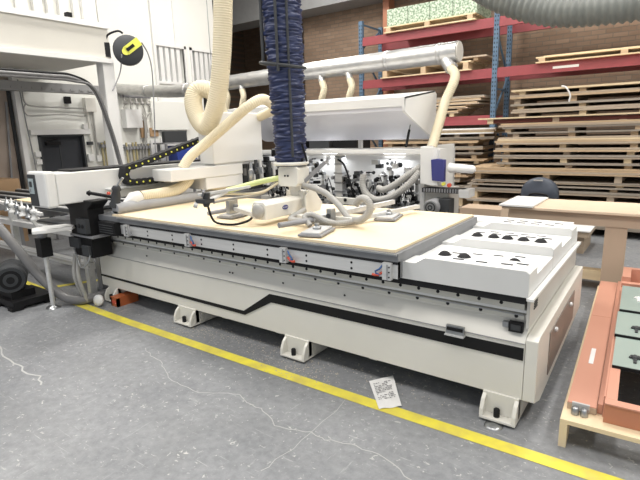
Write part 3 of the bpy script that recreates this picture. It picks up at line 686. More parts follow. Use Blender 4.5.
for i,x in enumerate((-3.62,-4.07,-5.60,-5.95,-6.3)):
    g=MB(); g.cyl((x-.05,5.78,2.42),(x+.02,5.74,2.28),.045); g.build('branch','galv',dt)
    hoseobj('dust_hose',[(x+.02,5.74,2.28),(x+.06,5.72,2.18),(x+.02,5.72,2.06),(x-.02,5.74,1.92)],.045,'hosecream',.003,.02,dt,12)
g=MB(); g.rings([(-6.3,5.8,2.6),(-6.3,5.8,3.0),(-6.3,5.8,5.88)],.006,6); g.rings([(-6.34,5.8,2.5),(-6.3,5.8,2.8),(-6.26,5.8,2.5)],.005,6); g.build('hanger_wire','steel',dt)

# ------------------------------------------------------------------ big corrugated hose at top right
g=MB(); g.hose([(-2.9,6.3,3.95),(-2.35,6.25,3.45),(-1.80,6.12,3.05),(-1.25,6.05,2.81),(-.7,6.0,2.74),(-.2,6.0,2.745),(.4,6.0,2.80),(1.2,6.0,2.9)],.155,None,.013,.070,24)
tag(g.build('flexible_duct','bighose'),'fat ribbed grey duct hose crossing the top right corner','duct hose')

# ------------------------------------------------------------------ outfeed table and parts at the left
oc = thing('roller_conveyor', (-6.2,3.1,0), 'long outfeed conveyor frame of light rails reaching left from the router', 'conveyor')
for k,y in enumerate((2.66,2.90,3.14,3.40,3.66,3.95)):
    g=MB(); g.box(-8.3,-4.70,y,y+.05,.82,.88,'alu'); g.box(-8.3,-4.70,y-.02,y,.83,.87,'darkgrey'); g.build('rail','alu',oc,bevel=.004)
for x in (-8.2,-7.2,-6.0,-5.0):
    g=MB(); g.box(x,x+.06,2.64,4.0,.72,.82); g.build('cross_member','grey',oc)
for x in (-8.2,-6.9,-5.0):
    for y in (2.72,3.85):
        g=MB(); g.box(x,x+.08,y,y+.08,0,.72); g.build('leg','grey',oc)
g=MB(); g.box(-8.3,-4.72,2.50,2.56,.30,.37,'alu'); g.box(-8.3,-4.72,2.495,2.50,.325,.345,'hosegrey'); g.build('lower_rail','alu',oc)
g=MB(); g.box(-8.3,-4.72,3.0,3.06,.45,.52,'alu'); g.build('lower_rail','alu',oc)
for x in (-6.4,-4.80):
    g=MB(); g.box(x,x+.06,2.49,2.56,0,.84); g.build('leg','alu',oc)
for (y,z) in ((2.74,.56),(3.35,.60),(3.35,.30)):
    g=MB(); g.box(-8.2,-4.74,y,y+.06,z,z+.06); g.build('lower_rail','alu' if z!=.30 else 'white',oc)
g=MB(); g.box(-6.4,-4.9,2.80,3.34,.62,.64); g.build('shelf_plate','tablegrey',oc)
g=MB(); g.box(-6.9,-5.0,2.50,2.56,.62,.68); g.build('upper_rail','alu',oc)
g=MB(); g.box(-6.6,-5.6,2.66,3.0,.885,.90); g.build('deck_board','woodlight',oc)
g=MB(); g.box(-5.55,-4.85,2.72,3.1,.885,.91); g.build('deck_plate','tablegrey',oc)
# side tray with post
st = thing('side_tray', (-5.0,2.2,0), 'white swing-out tray on a thin post, left of the black carriage', 'tray')
g=MB(); g.prism([(-4.62,2.36),(-4.56,2.30),(-4.60,2.08),(-4.66,1.98),(-4.84,2.06),(-4.86,2.20),(-4.78,2.36)],'z',.77,.80)
g.build('tray_top','white',st,bevel=.005)
g=MB(); g.cyl((-4.80,2.13,.77),(-4.80,2.13,.03),.022,'alu'); g.lathe((-4.80,2.13,0),[(.07,0),(.06,.012),(.02,.03)],(0,0,1),14,'steel'); g.build('post','alu',st)
g=MB(); g.box(-4.86,-4.75,2.08,2.18,.52,.70); g.lathe((-4.80,2.13,.70),[(.03,0),(.045,.02),(.045,.07)],(0,0,1),12,'grey'); g.build('post_clamp','black',st)
# row of suction cups on a bar
sc = thing('cup_gripper', (-5.6,2.55,.9), 'bar of white and steel suction cups lying over the conveyor at the left edge', 'gripper')
CA,CB=V((-6.25,2.20,.93)),V((-5.55,2.10,.93))
CA=V((-6.15,2.42,.895)); CB=V((-5.15,2.26,.895))
g=MB(); g.obox(CA-V((.5,-.08,0)),CB+V((.15,-.02,0)),.035,.03); g.obox(V((-5.5,2.32,.88)),V((-5.5,2.42,.65)),.03,.03); g.build('bar','white',sc)
for k in range(6):
    f=k/5; p=CA.lerp(CB,f)
    g=MB(); g.lathe(p+V((0,-.02,-.035)),[(.042,-.03),(.038,-.01),(.022,0),(.022,.03),(.030,.035),(.030,.07),(.010,.075),(.010,.11),(.004,.13)],(0,0,1),12,('steel','white')[k%2]); g.build('suction_cup','white',sc)
# vacuum pump with its grey hose
vp = thing('vacuum_pump', (-5.3,2.05,0), 'dark finned pump motor on a black base at the left edge', 'pump')
AX=(-.90,.42,0)
g=MB(); g.lathe((-5.13,1.92,.285),[(.05,0),(.12,.0),(.14,.03),(.14,.06),(.13,.08),(.14,.10),(.13,.12),(.14,.14),(.13,.16),(.14,.18),(.13,.20),(.14,.34)],AX,28,'darkgrey'); g.build('motor','darkgrey',vp)
g=MB()
for i_,r in enumerate((.125,.095,.065,.035)): g.lathe((-5.128,1.919,.285),[(r,0),(r,.006+.005*i_)],(.90,-.42,0),24,'darkgrey' if i_%2==0 else 'black')
g.build('fan_cover','grey',vp)
g=MB(); g.box(-5.50,-5.0,1.86,2.25,.03,.09); g.box(-5.45,-5.12,1.90,2.12,.09,.16); g.box(-5.10,-5.0,1.84,1.95,0,.03); g.box(-5.42,-5.3,1.84,1.95,0,.03); g.box(-5.42,-5.0,2.15,2.25,0,.03); g.build('base','black',vp)
h=MB(); h.hose([(-5.75,1.85,1.25),(-5.36,1.93,.88),(-5.12,2.02,.58),(-4.98,2.12,.30),(-4.80,2.22,.10),(-4.66,2.30,.05),(-4.59,2.40,.05),(-4.585,2.6,.05),(-4.6,3.0,.05)],.045,None,.0,.03,16)
tag(h.build('vacuum_hose','hosedark'),'thick smooth grey hose curving down onto the floor at left','hose')
g=MB(); g.box(-4.35,-4.24,2.47,2.50,.0,.085,'orange'); g.box(-4.35,-4.33,2.47,2.70,0,.085,'orange'); g.box(-4.26,-4.24,2.47,2.70,0,.085,'orange'); g.box(-4.33,-4.26,2.468,2.47,.03,.06,'red'); g.box(-4.35,-4.24,2.47,2.7,.085,.095,'orange')
tag(g.build('steel_bracket','orange'),'small rusty orange steel bracket on the floor under the router\'s left end','bracket')
g=MB(); g.lathe((-4.44,2.41,.058),[(.02,0),(.055,.005),(.055,.03),(.02,.035)],(.3,-1,.2),16,'paper'); g.lathe((-4.437,2.402,.058),[(.012,0),(.012,.008)],(.3,-1,.2),10,'black')
tag(g.build('cable_spool','paper'),'small white spool on the floor beside the orange bracket','spool')
# paper on the floor
g=MB(); c=[V((-1.472,2.525,.003)),V((-1.359,2.644,.022)),V((-1.16,2.37,.004)),V((-1.258,2.272,.003))]
def quadpt(a,b_): return (c[0]*(1-a)+c[1]*a)*(1-b_)+(c[3]*(1-a)+c[2]*a)*b_
vs=[]; n=8
for j in range(n+1):
    for i in range(n+1): 
        p=quadpt(i/n,j/n); vs.append(p+V((0,0,.004*math.sin(i*1.1)*math.sin(j*.9)+.004)))
vs2=[p-V((0,0,.001)) for p in vs]
fs=[(j*(n+1)+i,j*(n+1)+i+1,(j+1)*(n+1)+i+1,(j+1)*(n+1)+i) for j in range(n) for i in range(n)]
g.add(vs+vs2,[tuple(reversed(f)) for f in fs]+[tuple(k+81 for k in f) for f in fs],None)
pap=g.build('printed_sheet','paper'); tag(pap,'crumpled printed paper sheet on the floor across the yellow tape','paper')
g=MB(); random.seed(4)
for j in range(11):
    b0=.16+.055*j; a=.12
    while a<.82:
        w=random.uniform(.03,.16); a2=min(a+w,.88)
        q=[quadpt(a,b0),quadpt(a2,b0),quadpt(a2,b0+.02),quadpt(a,b0+.02)]
        q=[p+V((0,0,.0095)) for p in q]
        if random.random()<.75: g.add(q+[p+V((0,0,.0004)) for p in q],[(3,2,1,0),(4,5,6,7),(0,1,5,4),(1,2,6,5),(2,3,7,6),(3,0,4,7)])
        a=a2+.03
o=g.build('printed_lines','ink',pap); o['kind']='stuff'

# ------------------------------------------------------------------ pallet racking
RY0,RY1=9.5,10.35
def upright(x,ztop,label):
    t=thing('rack_upright',(x,RY0,0),label,'rack upright','blue perforated rack uprights')
    for y in (RY0,RY1):
        g=MB(); g.box(x-.045,x+.045,y-.035,y+.035,0,ztop,'post'); z=.3
        while z<ztop-.05:
            for s in (-.022,.022): g.box(x+s-.008,x+s+.008,y-.037,y-.034,z,z+.03,'black')
            z+=.075
        g.build('post','post',t)
    z=.3; k=0
    g=MB()
    while z<ztop-.3:
        a,b_=(RY0,RY1) if k%2==0 else (RY1,RY0)
        g.obox((x,a,z),(x,b_,min(z+.75,ztop-.08)),.03,.03); z+=.75; k+=1
    g.obox((x,RY0,ztop-.06),(x,RY1,ztop-.06),.03,.03); g.obox((x,RY0,2.3),(x,RY1,2.3),.03,.03)
    g.build('brace','post',t)
def bm(x0,x1,y,z,h=.12):
    g=MB(); g.box(x0,x1,y-.03,y+.03,z,z+h*.62); g.box(x0,x1,y-.02,y+.03,z+h*.62,z+h)
    return g
upright(-5.66,3.86,'short blue perforated rack upright at the left end of the red beams')
upright(-2.83,5.2,'tall blue perforated rack upright between the two rack bays')
upright(.75,5.2,'blue perforated rack upright beyond the right edge')
for (x0,x1,nm) in ((-5.62,-2.87,'left'),(-2.79,.71,'right')):
    for z,ln in ((1.66,'lowest'),(2.49,'middle'),(3.36,'top')):
        for y,fr in ((RY0,'front'),(RY1,'rear')):
            if (nm=='right' and ln=='lowest'): continue
            g=bm(x0,x1,y,z,.17); o=g.build('rack_beam','beam')
            if nm=='right' and ln=='middle' and fr=='front':
                g=MB(); g.box(-1.85,-1.45,RY0-.034,RY0-.03,2.55,2.59); g.build('beam_label','paper',o)
            tag(o,f'{fr} red beam on the {ln} level of the {nm} rack bay','rack beam','red rack beams')
# brick pilaster and downpipe, red column
struct('trim_7', MB().box(-5.75,-5.60,10.62,10.9,0,5.9), 'salmondark')

# ------------------------------------------------------------------ sheet and pallet bundles
def bundle(x0,x1,y0,y1,z0,z1,t,ms,label,group,nb=3,bm_='wood',off=0):
    """z0 bottom, z1 top, t thickness of the slab, bearers below it"""
    o=thing('panel_bundle',((x0+x1)/2,(y0+y1)/2,z0),label,'panel bundle',group)
    g=MB(); zz=z1-t; k=0; nl=max(1,round(t/.028)); th=t/nl
    for k in range(nl):
        d=random.uniform(-.03,.03); e=random.uniform(-.012,.012)
        g.box(x0+d,x1+d,y0+e,y1+e,zz+k*th+.001,zz+(k+1)*th-.001,ms[k%len(ms)])
    g.build('panels',ms[0],o)
    if z1-t-z0>.008:
        for i in range(nb):
            x=x0+.12+off+(x1-x0-.34)*i/(nb-1)+random.uniform(-.05,.05)
            m_=random.choice((bm_,bm_,'woodlight','woodbeige'))
            b2=MB(); b2.box(x-.02,x+.07,y0+.03+random.uniform(0,.03),y1-.04,z0,z1-t,m_); b2.build('bearer',bm_,o)
    return o
random.seed(31)
X1=.55; Y0=8.0; Y1=9.2
ordn=['bottom','second','third','fourth','fifth','sixth','seventh','eighth','ninth','tenth','eleventh','twelfth','thirteenth','fourteenth','fifteenth','sixteenth','seventeenth']
main=[ # x0, z0, z1, t, mats
 (-2.75,0,.16,.05,['woodgrey']),(-2.72,.16,.32,.05,['woodbeige']),(-2.78,.32,.47,.05,['woodgrey','woodbeige']),
 (-2.80,.47,.648,.07,['woodbeige','woodgrey']),(-2.74,.648,.713,.022,['woodgrey']),(-2.70,.713,.782,.042,['woodbeige','woodgrey']),
 (-2.71,.782,.980,.100,['wood','woodbeige','wood']),(-2.29,.980,1.060,.035,['woodgrey','woodred']),
 (-2.34,1.060,1.175,.058,['woodbeige','woodgrey']),(-2.33,1.175,1.278,.058,['wood','woodbeige']),
 (-2.31,1.278,1.443,.110,['woodbeige','wood','woodlight']),(-2.16,1.443,1.520,.026,['woodgrey']),
 (-2.26,1.520,1.655,.085,['woodgrey','woodbeige','wood']),(-2.62,1.655,1.748,.024,['woodlight']),
 (-2.09,1.748,1.860,.060,['woodbeige']),(-2.11,1.860,1.937,.032,['woodgrey','wood']),(-2.17,1.937,2.069,.055,['wood','woodbeige'])]
for i,(x0,z0,z1,t,ms) in enumerate(main):
    w = {13:'pale slatted pallet jutting out left, high in the tall stack right of the rack'}.get(i,
        f'{ordn[i]} bundle of sheets up from the floor in the tall stack')
    bo = bundle(x0,X1,Y0+random.uniform(-.02,.03),Y1,z0,z1,t,ms,w,'sheet bundles of the tall stack',4)
    if i==13:
        g=MB(); g.box(-2.45,X1,Y0+.06,Y1-.06,1.662,1.715); g.build('red_sheets','woodred',bo)
bundle(-2.10,X1,Y0,Y1,2.069,2.146,.030,['woodlight','wood'],'topmost bundle of the tall stack, with a loose strap over it','sheet bundles of the tall stack',4)
g=MB(); g.hose([(-1.42,7.97,2.15),(-1.36,7.95,2.13),(-1.30,7.96,2.02),(-1.31,7.97,1.93)],.012,seg=6); tag(g.build('loose_strap','paper'),'loose pale strap dangling from the tall stack','strap')
# left stack under the lowest beam
zs=[.0,.2,.4,.58,.70,.775,.885,.977,1.068,1.177,1.286,1.385,1.45]
for i in range(len(zs)-1):
    x1=(-2.62 if i>6 else -3.0)+random.uniform(-.22,.06); t=.045 if i%3 else .06
    ms=[['woodbeige','woodgrey'],['wood'],['woodgrey']][i%3]
    bundle(-4.7,x1,8.75,9.42,zs[i],zs[i+1],t,ms,f'{ordn[i]} bundle from the floor in the low stack left of the tall stack','sheet bundles of the low stack',4)
bundle(-4.4,-2.55,8.72,9.42,1.45,1.60,.10,['bed','woodlight','woodbeige'],'white-topped top bundle of the low stack left of the tall stack','sheet bundles of the low stack',4)
# shelf level one, left bay
zz=[1.83,1.94,2.02,2.09,2.15]
for i in range(4):
    bundle(-4.9,-3.15+random.uniform(-.3,.2),9.40,10.3,zz[i],zz[i+1],.045 if i else .05,['woodbeige','wood'],f'{["bottom","second","third","top"][i]} bundle of short boards on the lowest beam of the left rack bay','board bundles on the lowest beam',3)
bundle(-4.9,-2.98,9.38,10.35,2.15,2.20,.045,['woodbeige','woodgrey'],'ragged capping boards over the bundles on the lowest beam','board bundles on the lowest beam',3)
for i,(z0,z1) in enumerate(((0,.28),(.28,.55),(.55,.82),(.82,1.08),(1.08,1.26))):
    bundle(-6.9,-4.85,8.2,9.3,z0,z1,.08,['woodbeige','woodgrey'],f'{ordn[i]} bundle from the floor in the pile behind the edge bander',"sheet bundles behind the edge bander",4)
for k,(x,w,m_) in enumerate(((-6.75,.42,'black'),(-6.2,.50,'darkgrey'),(-5.6,.55,'black'))):
    g=MB(); g.box(x,x+w,8.25,8.8,1.262,1.48+.02*k); g.box(x-.015,x+w+.015,8.235,8.815,1.44+.02*k,1.50+.02*k)
    tag(g.build('storage_crate',m_,bevel=.01),['leftmost','middle','rightmost'][k]+' black crate seen through the gap under the raised hood','crate','black crates behind the edge bander')
def pallet(x0,x1,y0,y1,z,label,m_='woodlight',h=.13):
    o=thing('wooden_pallet',((x0+x1)/2,(y0+y1)/2,z),label,'pallet')
    g=MB()
    n=7
    for k in range(n):
        y=y0+(y1-y0-.09)*k/(n-1); g.box(x0,x1,y,y+.09,z+h-.022,z+h)
    g.build('deck_boards',m_,o)
    for i in range(3):
        x=x0+.05+(x1-x0-.2)*i/2
        g=MB(); g.box(x,x+.10,y0,y1,z+.02,z+h-.022); g.build('stringer','wood',o)
    g=MB()
    for y in (y0,(y0+y1)/2-.05,y1-.1): g.box(x0,x1,y,y+.09,z,z+.02)
    g.build('bottom_boards',m_,o)
    return o
pallet(-5.15,-3.25,9.40,10.4,2.66,'pale wooden pallet on the middle rack beam, behind the duct',h=.17)
bundle(-4.9,-2.95,9.45,10.35,2.83,2.91,.03,['woodbeige','woodgrey'],'warped sheets stacked over the pallet on the middle rack beam',None,3)
pallet(-5.07,-3.20,9.40,10.4,3.53,'pale wooden pallet on the top rack beam under the shiny packs',h=.12)
for k in range(4):
    g=MB(); x=-5.02+k*.46; g.box(x,x+.45,9.45,10.3,3.65,3.98)
    tag(g.build('wrapped_pack','greenpack'),f'{["leftmost","second from left","third from left","rightmost"][k]} of four shiny green-white packs on the top rack pallet','pack','shiny packs on the top rack')
pallet(-2.12,.5,9.40,10.4,2.66,'long pale wooden pallet on the middle beam of the right rack bay',h=.10)
g=MB(); g.box(-2.0,.5,9.44,10.36,2.761,2.775,None); tag(g.build('grey_board','woodlight'),'thin board lying on the long pallet of the right rack bay','board')
# between hood and cabinet: dark boxes on the stack behind
for k,(x,w) in enumerate(((-4.55,.35),(-4.05,.42),(-3.55,.30))):
    pass
# ------------------------------------------------------------------ bench with board on it, chair, skid behind
bn = thing('workbench', (-.8,5.5,0), 'plain brown MDF workbench with deep apron and slab leg, right of the router', 'workbench')
g=MB(); g.box(-1.41,-.10,5.18,5.92,.775,.80); g.build('bench_top','mdftop',bn,bevel=.003)
g=MB(); g.box(-1.35,-.15,5.23,5.27,.655,.775,'mdfbench'); g.box(-1.35,-.15,5.83,5.87,.655,.775,'mdfbench'); g.box(-.20,-.15,5.27,5.83,.655,.775,'mdfbench'); g.box(-1.35,-1.30,5.27,5.83,.655,.775,'mdfbench'); g.build('apron','mdfbench',bn)
g=MB(); g.box(-.465,-.285,5.24,5.28,0,.70,'mdfbench'); g.box(-.465,-.44,5.28,5.80,0,.70,'mdfbench'); g.build('leg','mdfbench',bn)
g=MB(); g.box(-1.30,-1.18,5.5,5.83,0,.7); g.build('leg','mdfbench',bn)
g=MB(); g.box(-1.2,-.465,5.30,5.44,.10,.19,'woodlight'); g.build('foot_rail','woodlight',bn)
g=MB(); g.box(-1.43,-1.10,5.15,5.88,.805,.821,'bed'); g.box(-1.425,-1.105,5.155,5.875,.8005,.805,'black'); tag(g.build('white_board','bed'),'small white board with a black edge on the left end of the MDF workbench','board')
CH0=len(bpy.data.objects)
chr_=thing('office_chair',(-1.24,6.0,0),'dark blue rounded chair back standing behind the MDF workbench','chair')
g=MB(); vs=[]; nu,nv=20,14
prof=[]
for j in range(nv+1):
    f=j/nv; a=PI*f
    z=.62+.34*f; w=.212*(1-max(0,(f-.35)/.65)**2.4)**.5 if f<1 else .03
    w*= .80+.20*min(1,f/.3)
    prof.append((z,max(w,.03)))
front=[];back=[]
for z,w in prof:
    for i in range(nu+1):
        s_=(i/nu-.5)*2; x=-1.24+w*s_; bul=.09*math.sqrt(max(0,1-s_*s_))*(.35+.65*min(1,(1.0-z)/.2))
        front.append((x,5.98-bul+.05,z)); back.append((x,5.98-bul*.7+.10,z))
vs=front+back; N1=len(front); fs=[]
for j in range(nv):
    for i in range(nu):
        a=j*(nu+1)+i; fs.append((a,a+1,a+nu+2,a+nu+1)); fs.append((N1+a,N1+a+nu+1,N1+a+nu+2,N1+a+1))
per=[i for i in range(nu+1)]+[j*(nu+1)+nu for j in range(1,nv+1)]+[nv*(nu+1)+i for i in range(nu-1,-1,-1)]+[j*(nu+1) for j in range(nv-1,0,-1)]
for q in range(len(per)): a=per[q]; b_=per[(q+1)%len(per)]; fs.append((a,N1+a,N1+b_,b_))
g.add(vs,fs,None,True); bk=g.build('backrest','chair',chr_)
g=MB(); g.hose([(-1.34,5.95,.72),(-1.32,5.93,.765),(-1.24,5.92,.78),(-1.14,5.93,.765),(-1.12,5.95,.72)],.012,seg=8); g.build('handle','rubber',bk)
text_mesh('marking','ARC',.045,'paper',bk,(-1.24,5.985,.935),Matrix(((1,0,0),(0,0,-1),(0,1,0))),.003) if False else None
g=MB(); g.box(-1.29,-1.19,5.93,5.945,.925,.94); g.build('emblem','hosegrey',bk)
g=MB(); g.box(-1.46,-1.02,5.98,6.42,.45,.53); g.build('seat','chair',chr_,bevel=.03)
g=MB(); g.box(-1.28,-1.20,6.03,6.07,.5,.70); g.cyl((-1.24,6.2,.08),(-1.24,6.2,.46),.025)
g.build('stem','rubber',chr_)
for k in range(5):
    a=2*PI*k/5+.3; g=MB(); g.obox((-1.24,6.2,.1),(-1.24+.28*math.cos(a),6.2+.28*math.sin(a),.06),.04,.03); g.lathe((-1.24+.28*math.cos(a),6.2+.28*math.sin(a)-.015,-.015),[(.03,0),(.03,.03)],(0,1,0),12); g.build('leg','rubber',chr_)
chr_.location += V((-.035,.22,.045))
# low skid behind with white sheets
sk=thing('material_skid',(-1.3,7.1,0),'low skid carrying white-faced panels on the floor behind the router and workbench','skid')
g=MB(); g.box(-1.82,-.77,6.74,7.50,.22,.295,'woodbeige'); g.box(-1.83,-.75,6.72,7.52,.295,.31,'bed'); g.build('panels','bed',sk)
for x in (-1.8,-1.4,-.99): 
    g=MB(); g.box(x,x+.17,6.80,7.45,0,.22,'woodbeige'); g.build('bearer','woodbeige',sk)
# cardboard-coloured boards at the middle
g=MB(); g.box(-2.42,-1.85,6.75,7.15,0,.50); tag(g.build('particle_board_stack','mdfbench'),'brown board block standing at the foot of the stacks, behind the pods','board block')

# ------------------------------------------------------------------ pallet with salmon doors, lower right
SAL0=set(o.name for o in bpy.data.objects)
dp_=thing('door_pallet',(.15,3.7,0),'low plywood pallet at the lower right carrying salmon panels','pallet')
for (x0,x1,y0,y1) in ((-.335,.75,2.48,2.66),(-.335,-.12,2.662,4.77),(.60,.75,2.662,4.77),(-.335,.75,4.772,4.95),(-.118,.598,3.60,3.78)):
    g=MB(); g.box(x0,x1,y0,y1,.130,.155); g.build('deck_board','ply',dp_,bevel=.002)
for (x,y) in ((-.335,2.48),(.22,2.48),(.65,2.48),(-.335,3.65),(.22,3.65),(.65,3.65),(-.335,4.80),(.22,4.8),(.65,4.8)):
    g=MB(); g.box(x,x+.035,y,y+.14,0,.130); g.build('block','ply',dp_)
g=MB(); g.box(-.318,-.185,2.60,4.98,.156,.195,'salmon'); g.box(-.318,-.185,2.598,2.602,.157,.190,'mdfbench'); g.box(-.318,-.19,4.0,4.003,.195,.1955,'salmondark')
pan=g.build('salmon_panel','salmon',None,bevel=.002); tag(pan,'long flat salmon laminate panel along the left side of the low pallet','panel')
g=MB(); g.box(-.265,-.24,3.12,3.36,.196,.197); tag(g.build('sticker','paper'),'narrow white sticker on the long salmon panel','sticker')
g=MB(); g.box(-.182,-.160,2.62,4.98,.156,.21); tag(g.build('edge_strip','salmon'),'thin salmon edge strip standing beside the long salmon panel','strip')
hg=thing('hinge_pair',(-.255,2.56,.156),'two round chrome hinge cups at the near end of the long salmon panel','hinges')
g=MB(); g.box(-.295,-.215,2.585,2.597,.165,.205); g.build('mounting_plate','alu',hg)
for x in (-.277,-.235):
    g=MB(); g.lathe((x,2.56,.157),[(.018,0),(.018,.032),(.014,.038),(.006,.038)],(0,0,1),18); g.build('hinge_cup','steel',hg)
fr=thing('door_frame',(.2,3.7,.156),'salmon box frame with open near end, right half of the low pallet','door frame')
def bar(x0,x1,y0,y1,z0,z1,m_='salmon'):
    g=MB(); g.box(x0,x1,y0,y1,z0,z1,m_); return g.build('frame_bar',m_,fr,bevel=.002)
bar(-.152,.72,2.55,2.59,.156,.255,'salmondark')
g=MB(); g.box(-.152,.72,2.545,2.60,.255,.263); g.build('rim','salmon',fr,bevel=.001)
bar(-.152,-.147,2.59,5.1,.156,.255); g=MB(); g.box(-.152,-.100,2.60,5.1,.255,.263); g.build('rim','salmon',fr,bevel=.001)
g=MB(); g.box(-.158,-.152,2.60,4.95,.156,.27); g.build('side_lip','salmon',fr)
bar(-.152,.72,4.62,4.68,.156,.30); bar(-.152,.72,4.96,5.02,.156,.34); bar(-.152,-.09,4.68,4.96,.156,.34); bar(-.09,.72,4.68,4.96,.156,.20,'salmondark')
bar(.68,.72,2.59,5.0,.156,.255)
def pane(y0,y1,z,lab,x0=-.135):
    t=thing('glass_door',((x0+.7)/2,(y0+y1)/2,z),lab,'glass door','green glass doors on the salmon frame')
    g=MB(); g.box(x0,.70,y0,y1,z,z+.012,'glass'); g.box(x0,.70,y0-.006,y0,z-.008,z+.010,'black'); g.build('pane','glass',t)
    return t
p1=pane(2.98,3.42,.268,'nearest green glass door with a dark star-shaped hinge',-.142)
p2=pane(3.43,3.88,.284,'middle green glass door with a dark star-shaped hinge',-.150)
p3=pane(3.89,4.50,.300,'farthest green glass door with pale hinge and white tag',-.142)
def star(p,x,y,z,m_):
    g=MB(); g.lathe((x,y,z),[(.018,0),(.018,.012),(.010,.016)],(0,0,1),12,m_)
    for a in (0,90,180,270,45,135):
        r=math.radians(a); g.lathe((x+.022*math.cos(r),y+.03*math.sin(r),z),[(.009,0),(.009,.010)],(0,0,1),8,m_)
    g.box(x-.008,x+.008,y-.07,y,z,z+.008,m_); g.build('hinge',m_,p)
star(p1,-.035,3.12,.280,'darkgrey'); star(p2,-.035,3.57,.296,'darkgrey'); star(p3,-.03,4.18,.312,'bed')
g=MB(); g.box(.0,.05,3.95,4.15,.3125,.3135); g.build('tag','paper',p3)
bpy.context.view_layer.update()
rot=Matrix.Translation((-.33,2.48,0))@Matrix.Rotation(math.radians(2.7),4,'Z')@Matrix.Translation((.33,-2.48,0))
for o in list(bpy.data.objects):
    if o.name not in SAL0 and o.parent is None:
        o.location = rot @ o.location; o.rotation_euler.z = math.radians(2.7)

# ------------------------------------------------------------------ things on the left wall and post
rl=thing('cable_reel',(-6.9,4.7,2.75),'black cable reel with yellow bracket on the mezzanine post','cable reel')
c=V((-6.8,4.63,2.88)); ax=V((.82,-.57,0)); ax.normalize()
g=MB(); g.lathe(c-ax*.07,[(.05,0),(.20,.01),(.215,.03),(.215,.05),(.20,.06),(.20,.08),(.215,.09),(.215,.12),(.20,.14),(.05,.15)],ax,28); g.build('drum','darkgrey',rl)
sd=V((.57,.82,0)).normalized(); up=V((0,0,1))
g=MB(); d=(sd*.8+up*.6).normalized(); a=c+ax*.09-d*.04; b_=c+ax*.09+d*.21
g.obox(a,b_,.125,.02,'yellow',up=tuple(ax)); g.lathe(a-ax*.01,[(.055,0),(.055,.02)],ax,16,'yellow'); yb=g.build('bracket','yellow',rl)
g=MB(); g.obox(a+ax*.013+d*.02,b_+ax*.013-d*.10,.045,.004,'black',up=tuple(ax)); g.build('bracket_print','black',rl)
g=MB(); g.obox(c-sd*.25-ax*.02,c-sd*.38-ax*.02,.12,.20); g.hose([c-sd*.30+up*.05,c-sd*.27+up*.20,c-sd*.12+up*.27,c-sd*.05+up*.24],.016,seg=8); g.build('wall_bracket','black',rl)
g=MB(); g.hose([c+ax*.09-d*.12,V((-6.9,4.53,2.60)),V((-6.92,4.45,2.42)),V((-6.9,4.36,2.30))],.010,seg=8); g.build('cable','grey',rl)
g=MB(); g.hose([c+sd*.20+up*.12,V((-6.78,4.96,2.86)),V((-6.78,5.0,2.6)),V((-6.8,4.98,2.0)),V((-6.8,4.92,1.2)),V((-6.8,4.9,.05))],.010,seg=8); g.build('cable','grey',rl)
# cable bundle under the mezzanine, hanging to the gantry
g=MB()
for dz,dy,r,m_ in ((0,0,.026,'hosedark'),(.035,.03,.018,'black'),(-.035,.04,.02,'hosedark')):
    g.hose([(-6.84,-.5,2.46+dz),(-6.84,2.0,2.44+dz),(-6.84,3.35,2.44+dz),(-6.84,3.74,2.43+dz),(-6.84+dy,4.03,2.29),(-6.84+dy,4.21,1.73),(-6.83+dy,4.31,1.19),(-6.5+dy,4.2,.98),(-5.9+dy,4.1,.92)],r,m_,seg=8)
tag(g.build('cable_bundle','hosedark'),'bundle of grey and black cables sagging from the mezzanine to the gantry','cable bundle')
# wall fixtures (x = -9 plane)
XW=-8.98
def wbox(name,y0,y1,z0,z1,d,m_,label,cat,extra=None,group=None):
    g=MB(); g.box(XW-.01,XW+d,y0,y1,z0,z1,m_)
    if extra: extra(g)
    return tag(g.build(name,m_,bevel=.003),label,cat,group)
wbox('white_notice_board',6.47,7.42,1.75,2.34,.06,'wallwhite','large blank white board on the left wall below the duct','board')
wbox('electrical_cabinet',5.80,6.16,1.80,2.16,.16,'white','white electrical cabinet on the left wall under the valve manifold','electrical cabinet')
def sw(g):
    for y in (4.76,4.84): g.lathe((XW+.05,y-.0,0),[(.001,0),(.001,.001)],(1,0,0),6,'white')
wbox('switch_box',5.02,5.12,1.50,1.56,.05,'darkgrey','small dark switch right of the charcoal door, upper one','switch')
wbox('switch_box',5.0,5.11,1.20,1.33,.05,'white','white double switch right of the charcoal door, lower one','switch')
wbox('outlet_box',5.17,5.27,1.18,1.30,.05,'white','white outlet box beside the hanging clamps','outlet')
wbox('alarm_sounder',4.70,4.80,2.24,2.36,.06,'black','small black double sounder above the charcoal door','alarm')
wbox('junction_box',5.04,5.24,2.10,2.35,.10,'cream','cream junction box at the conduits by the mezzanine post','junction box')
wbox('junction_box',4.98,5.06,1.78,1.88,.05,'white','tiny white junction box above the dark switch','junction box')
wbox('contact_box',4.06,4.15,1.33,1.42,.05,'white','upper small white box on the left jamb of the charcoal door','contact box')
wbox('contact_box',4.06,4.15,1.20,1.29,.05,'white','lower small white box on the left jamb of the charcoal door','contact box')
for i,(y,z0,z1) in enumerate(((5.10,1.3,2.1),(5.20,1.3,2.1))):
    g=MB(); g.cyl((XW+.02,y,z0),(XW+.02,y,z1),.018); tag(g.build('conduit','hosegrey' if i else 'cream'),('left ' if not i else 'right ')+'vertical conduit dropping from the cream junction box','conduit')
g=MB(); g.hose([(XW+.03,5.05,2.16),(XW+.03,4.6,2.17),(XW+.03,4.15,2.18),(XW+.03,4.02,2.24),(XW+.03,4.0,2.45)],.014,seg=8); tag(g.build('wall_cable','hosegrey'),'upper grey cable looping along the wall above the charcoal door','cable')
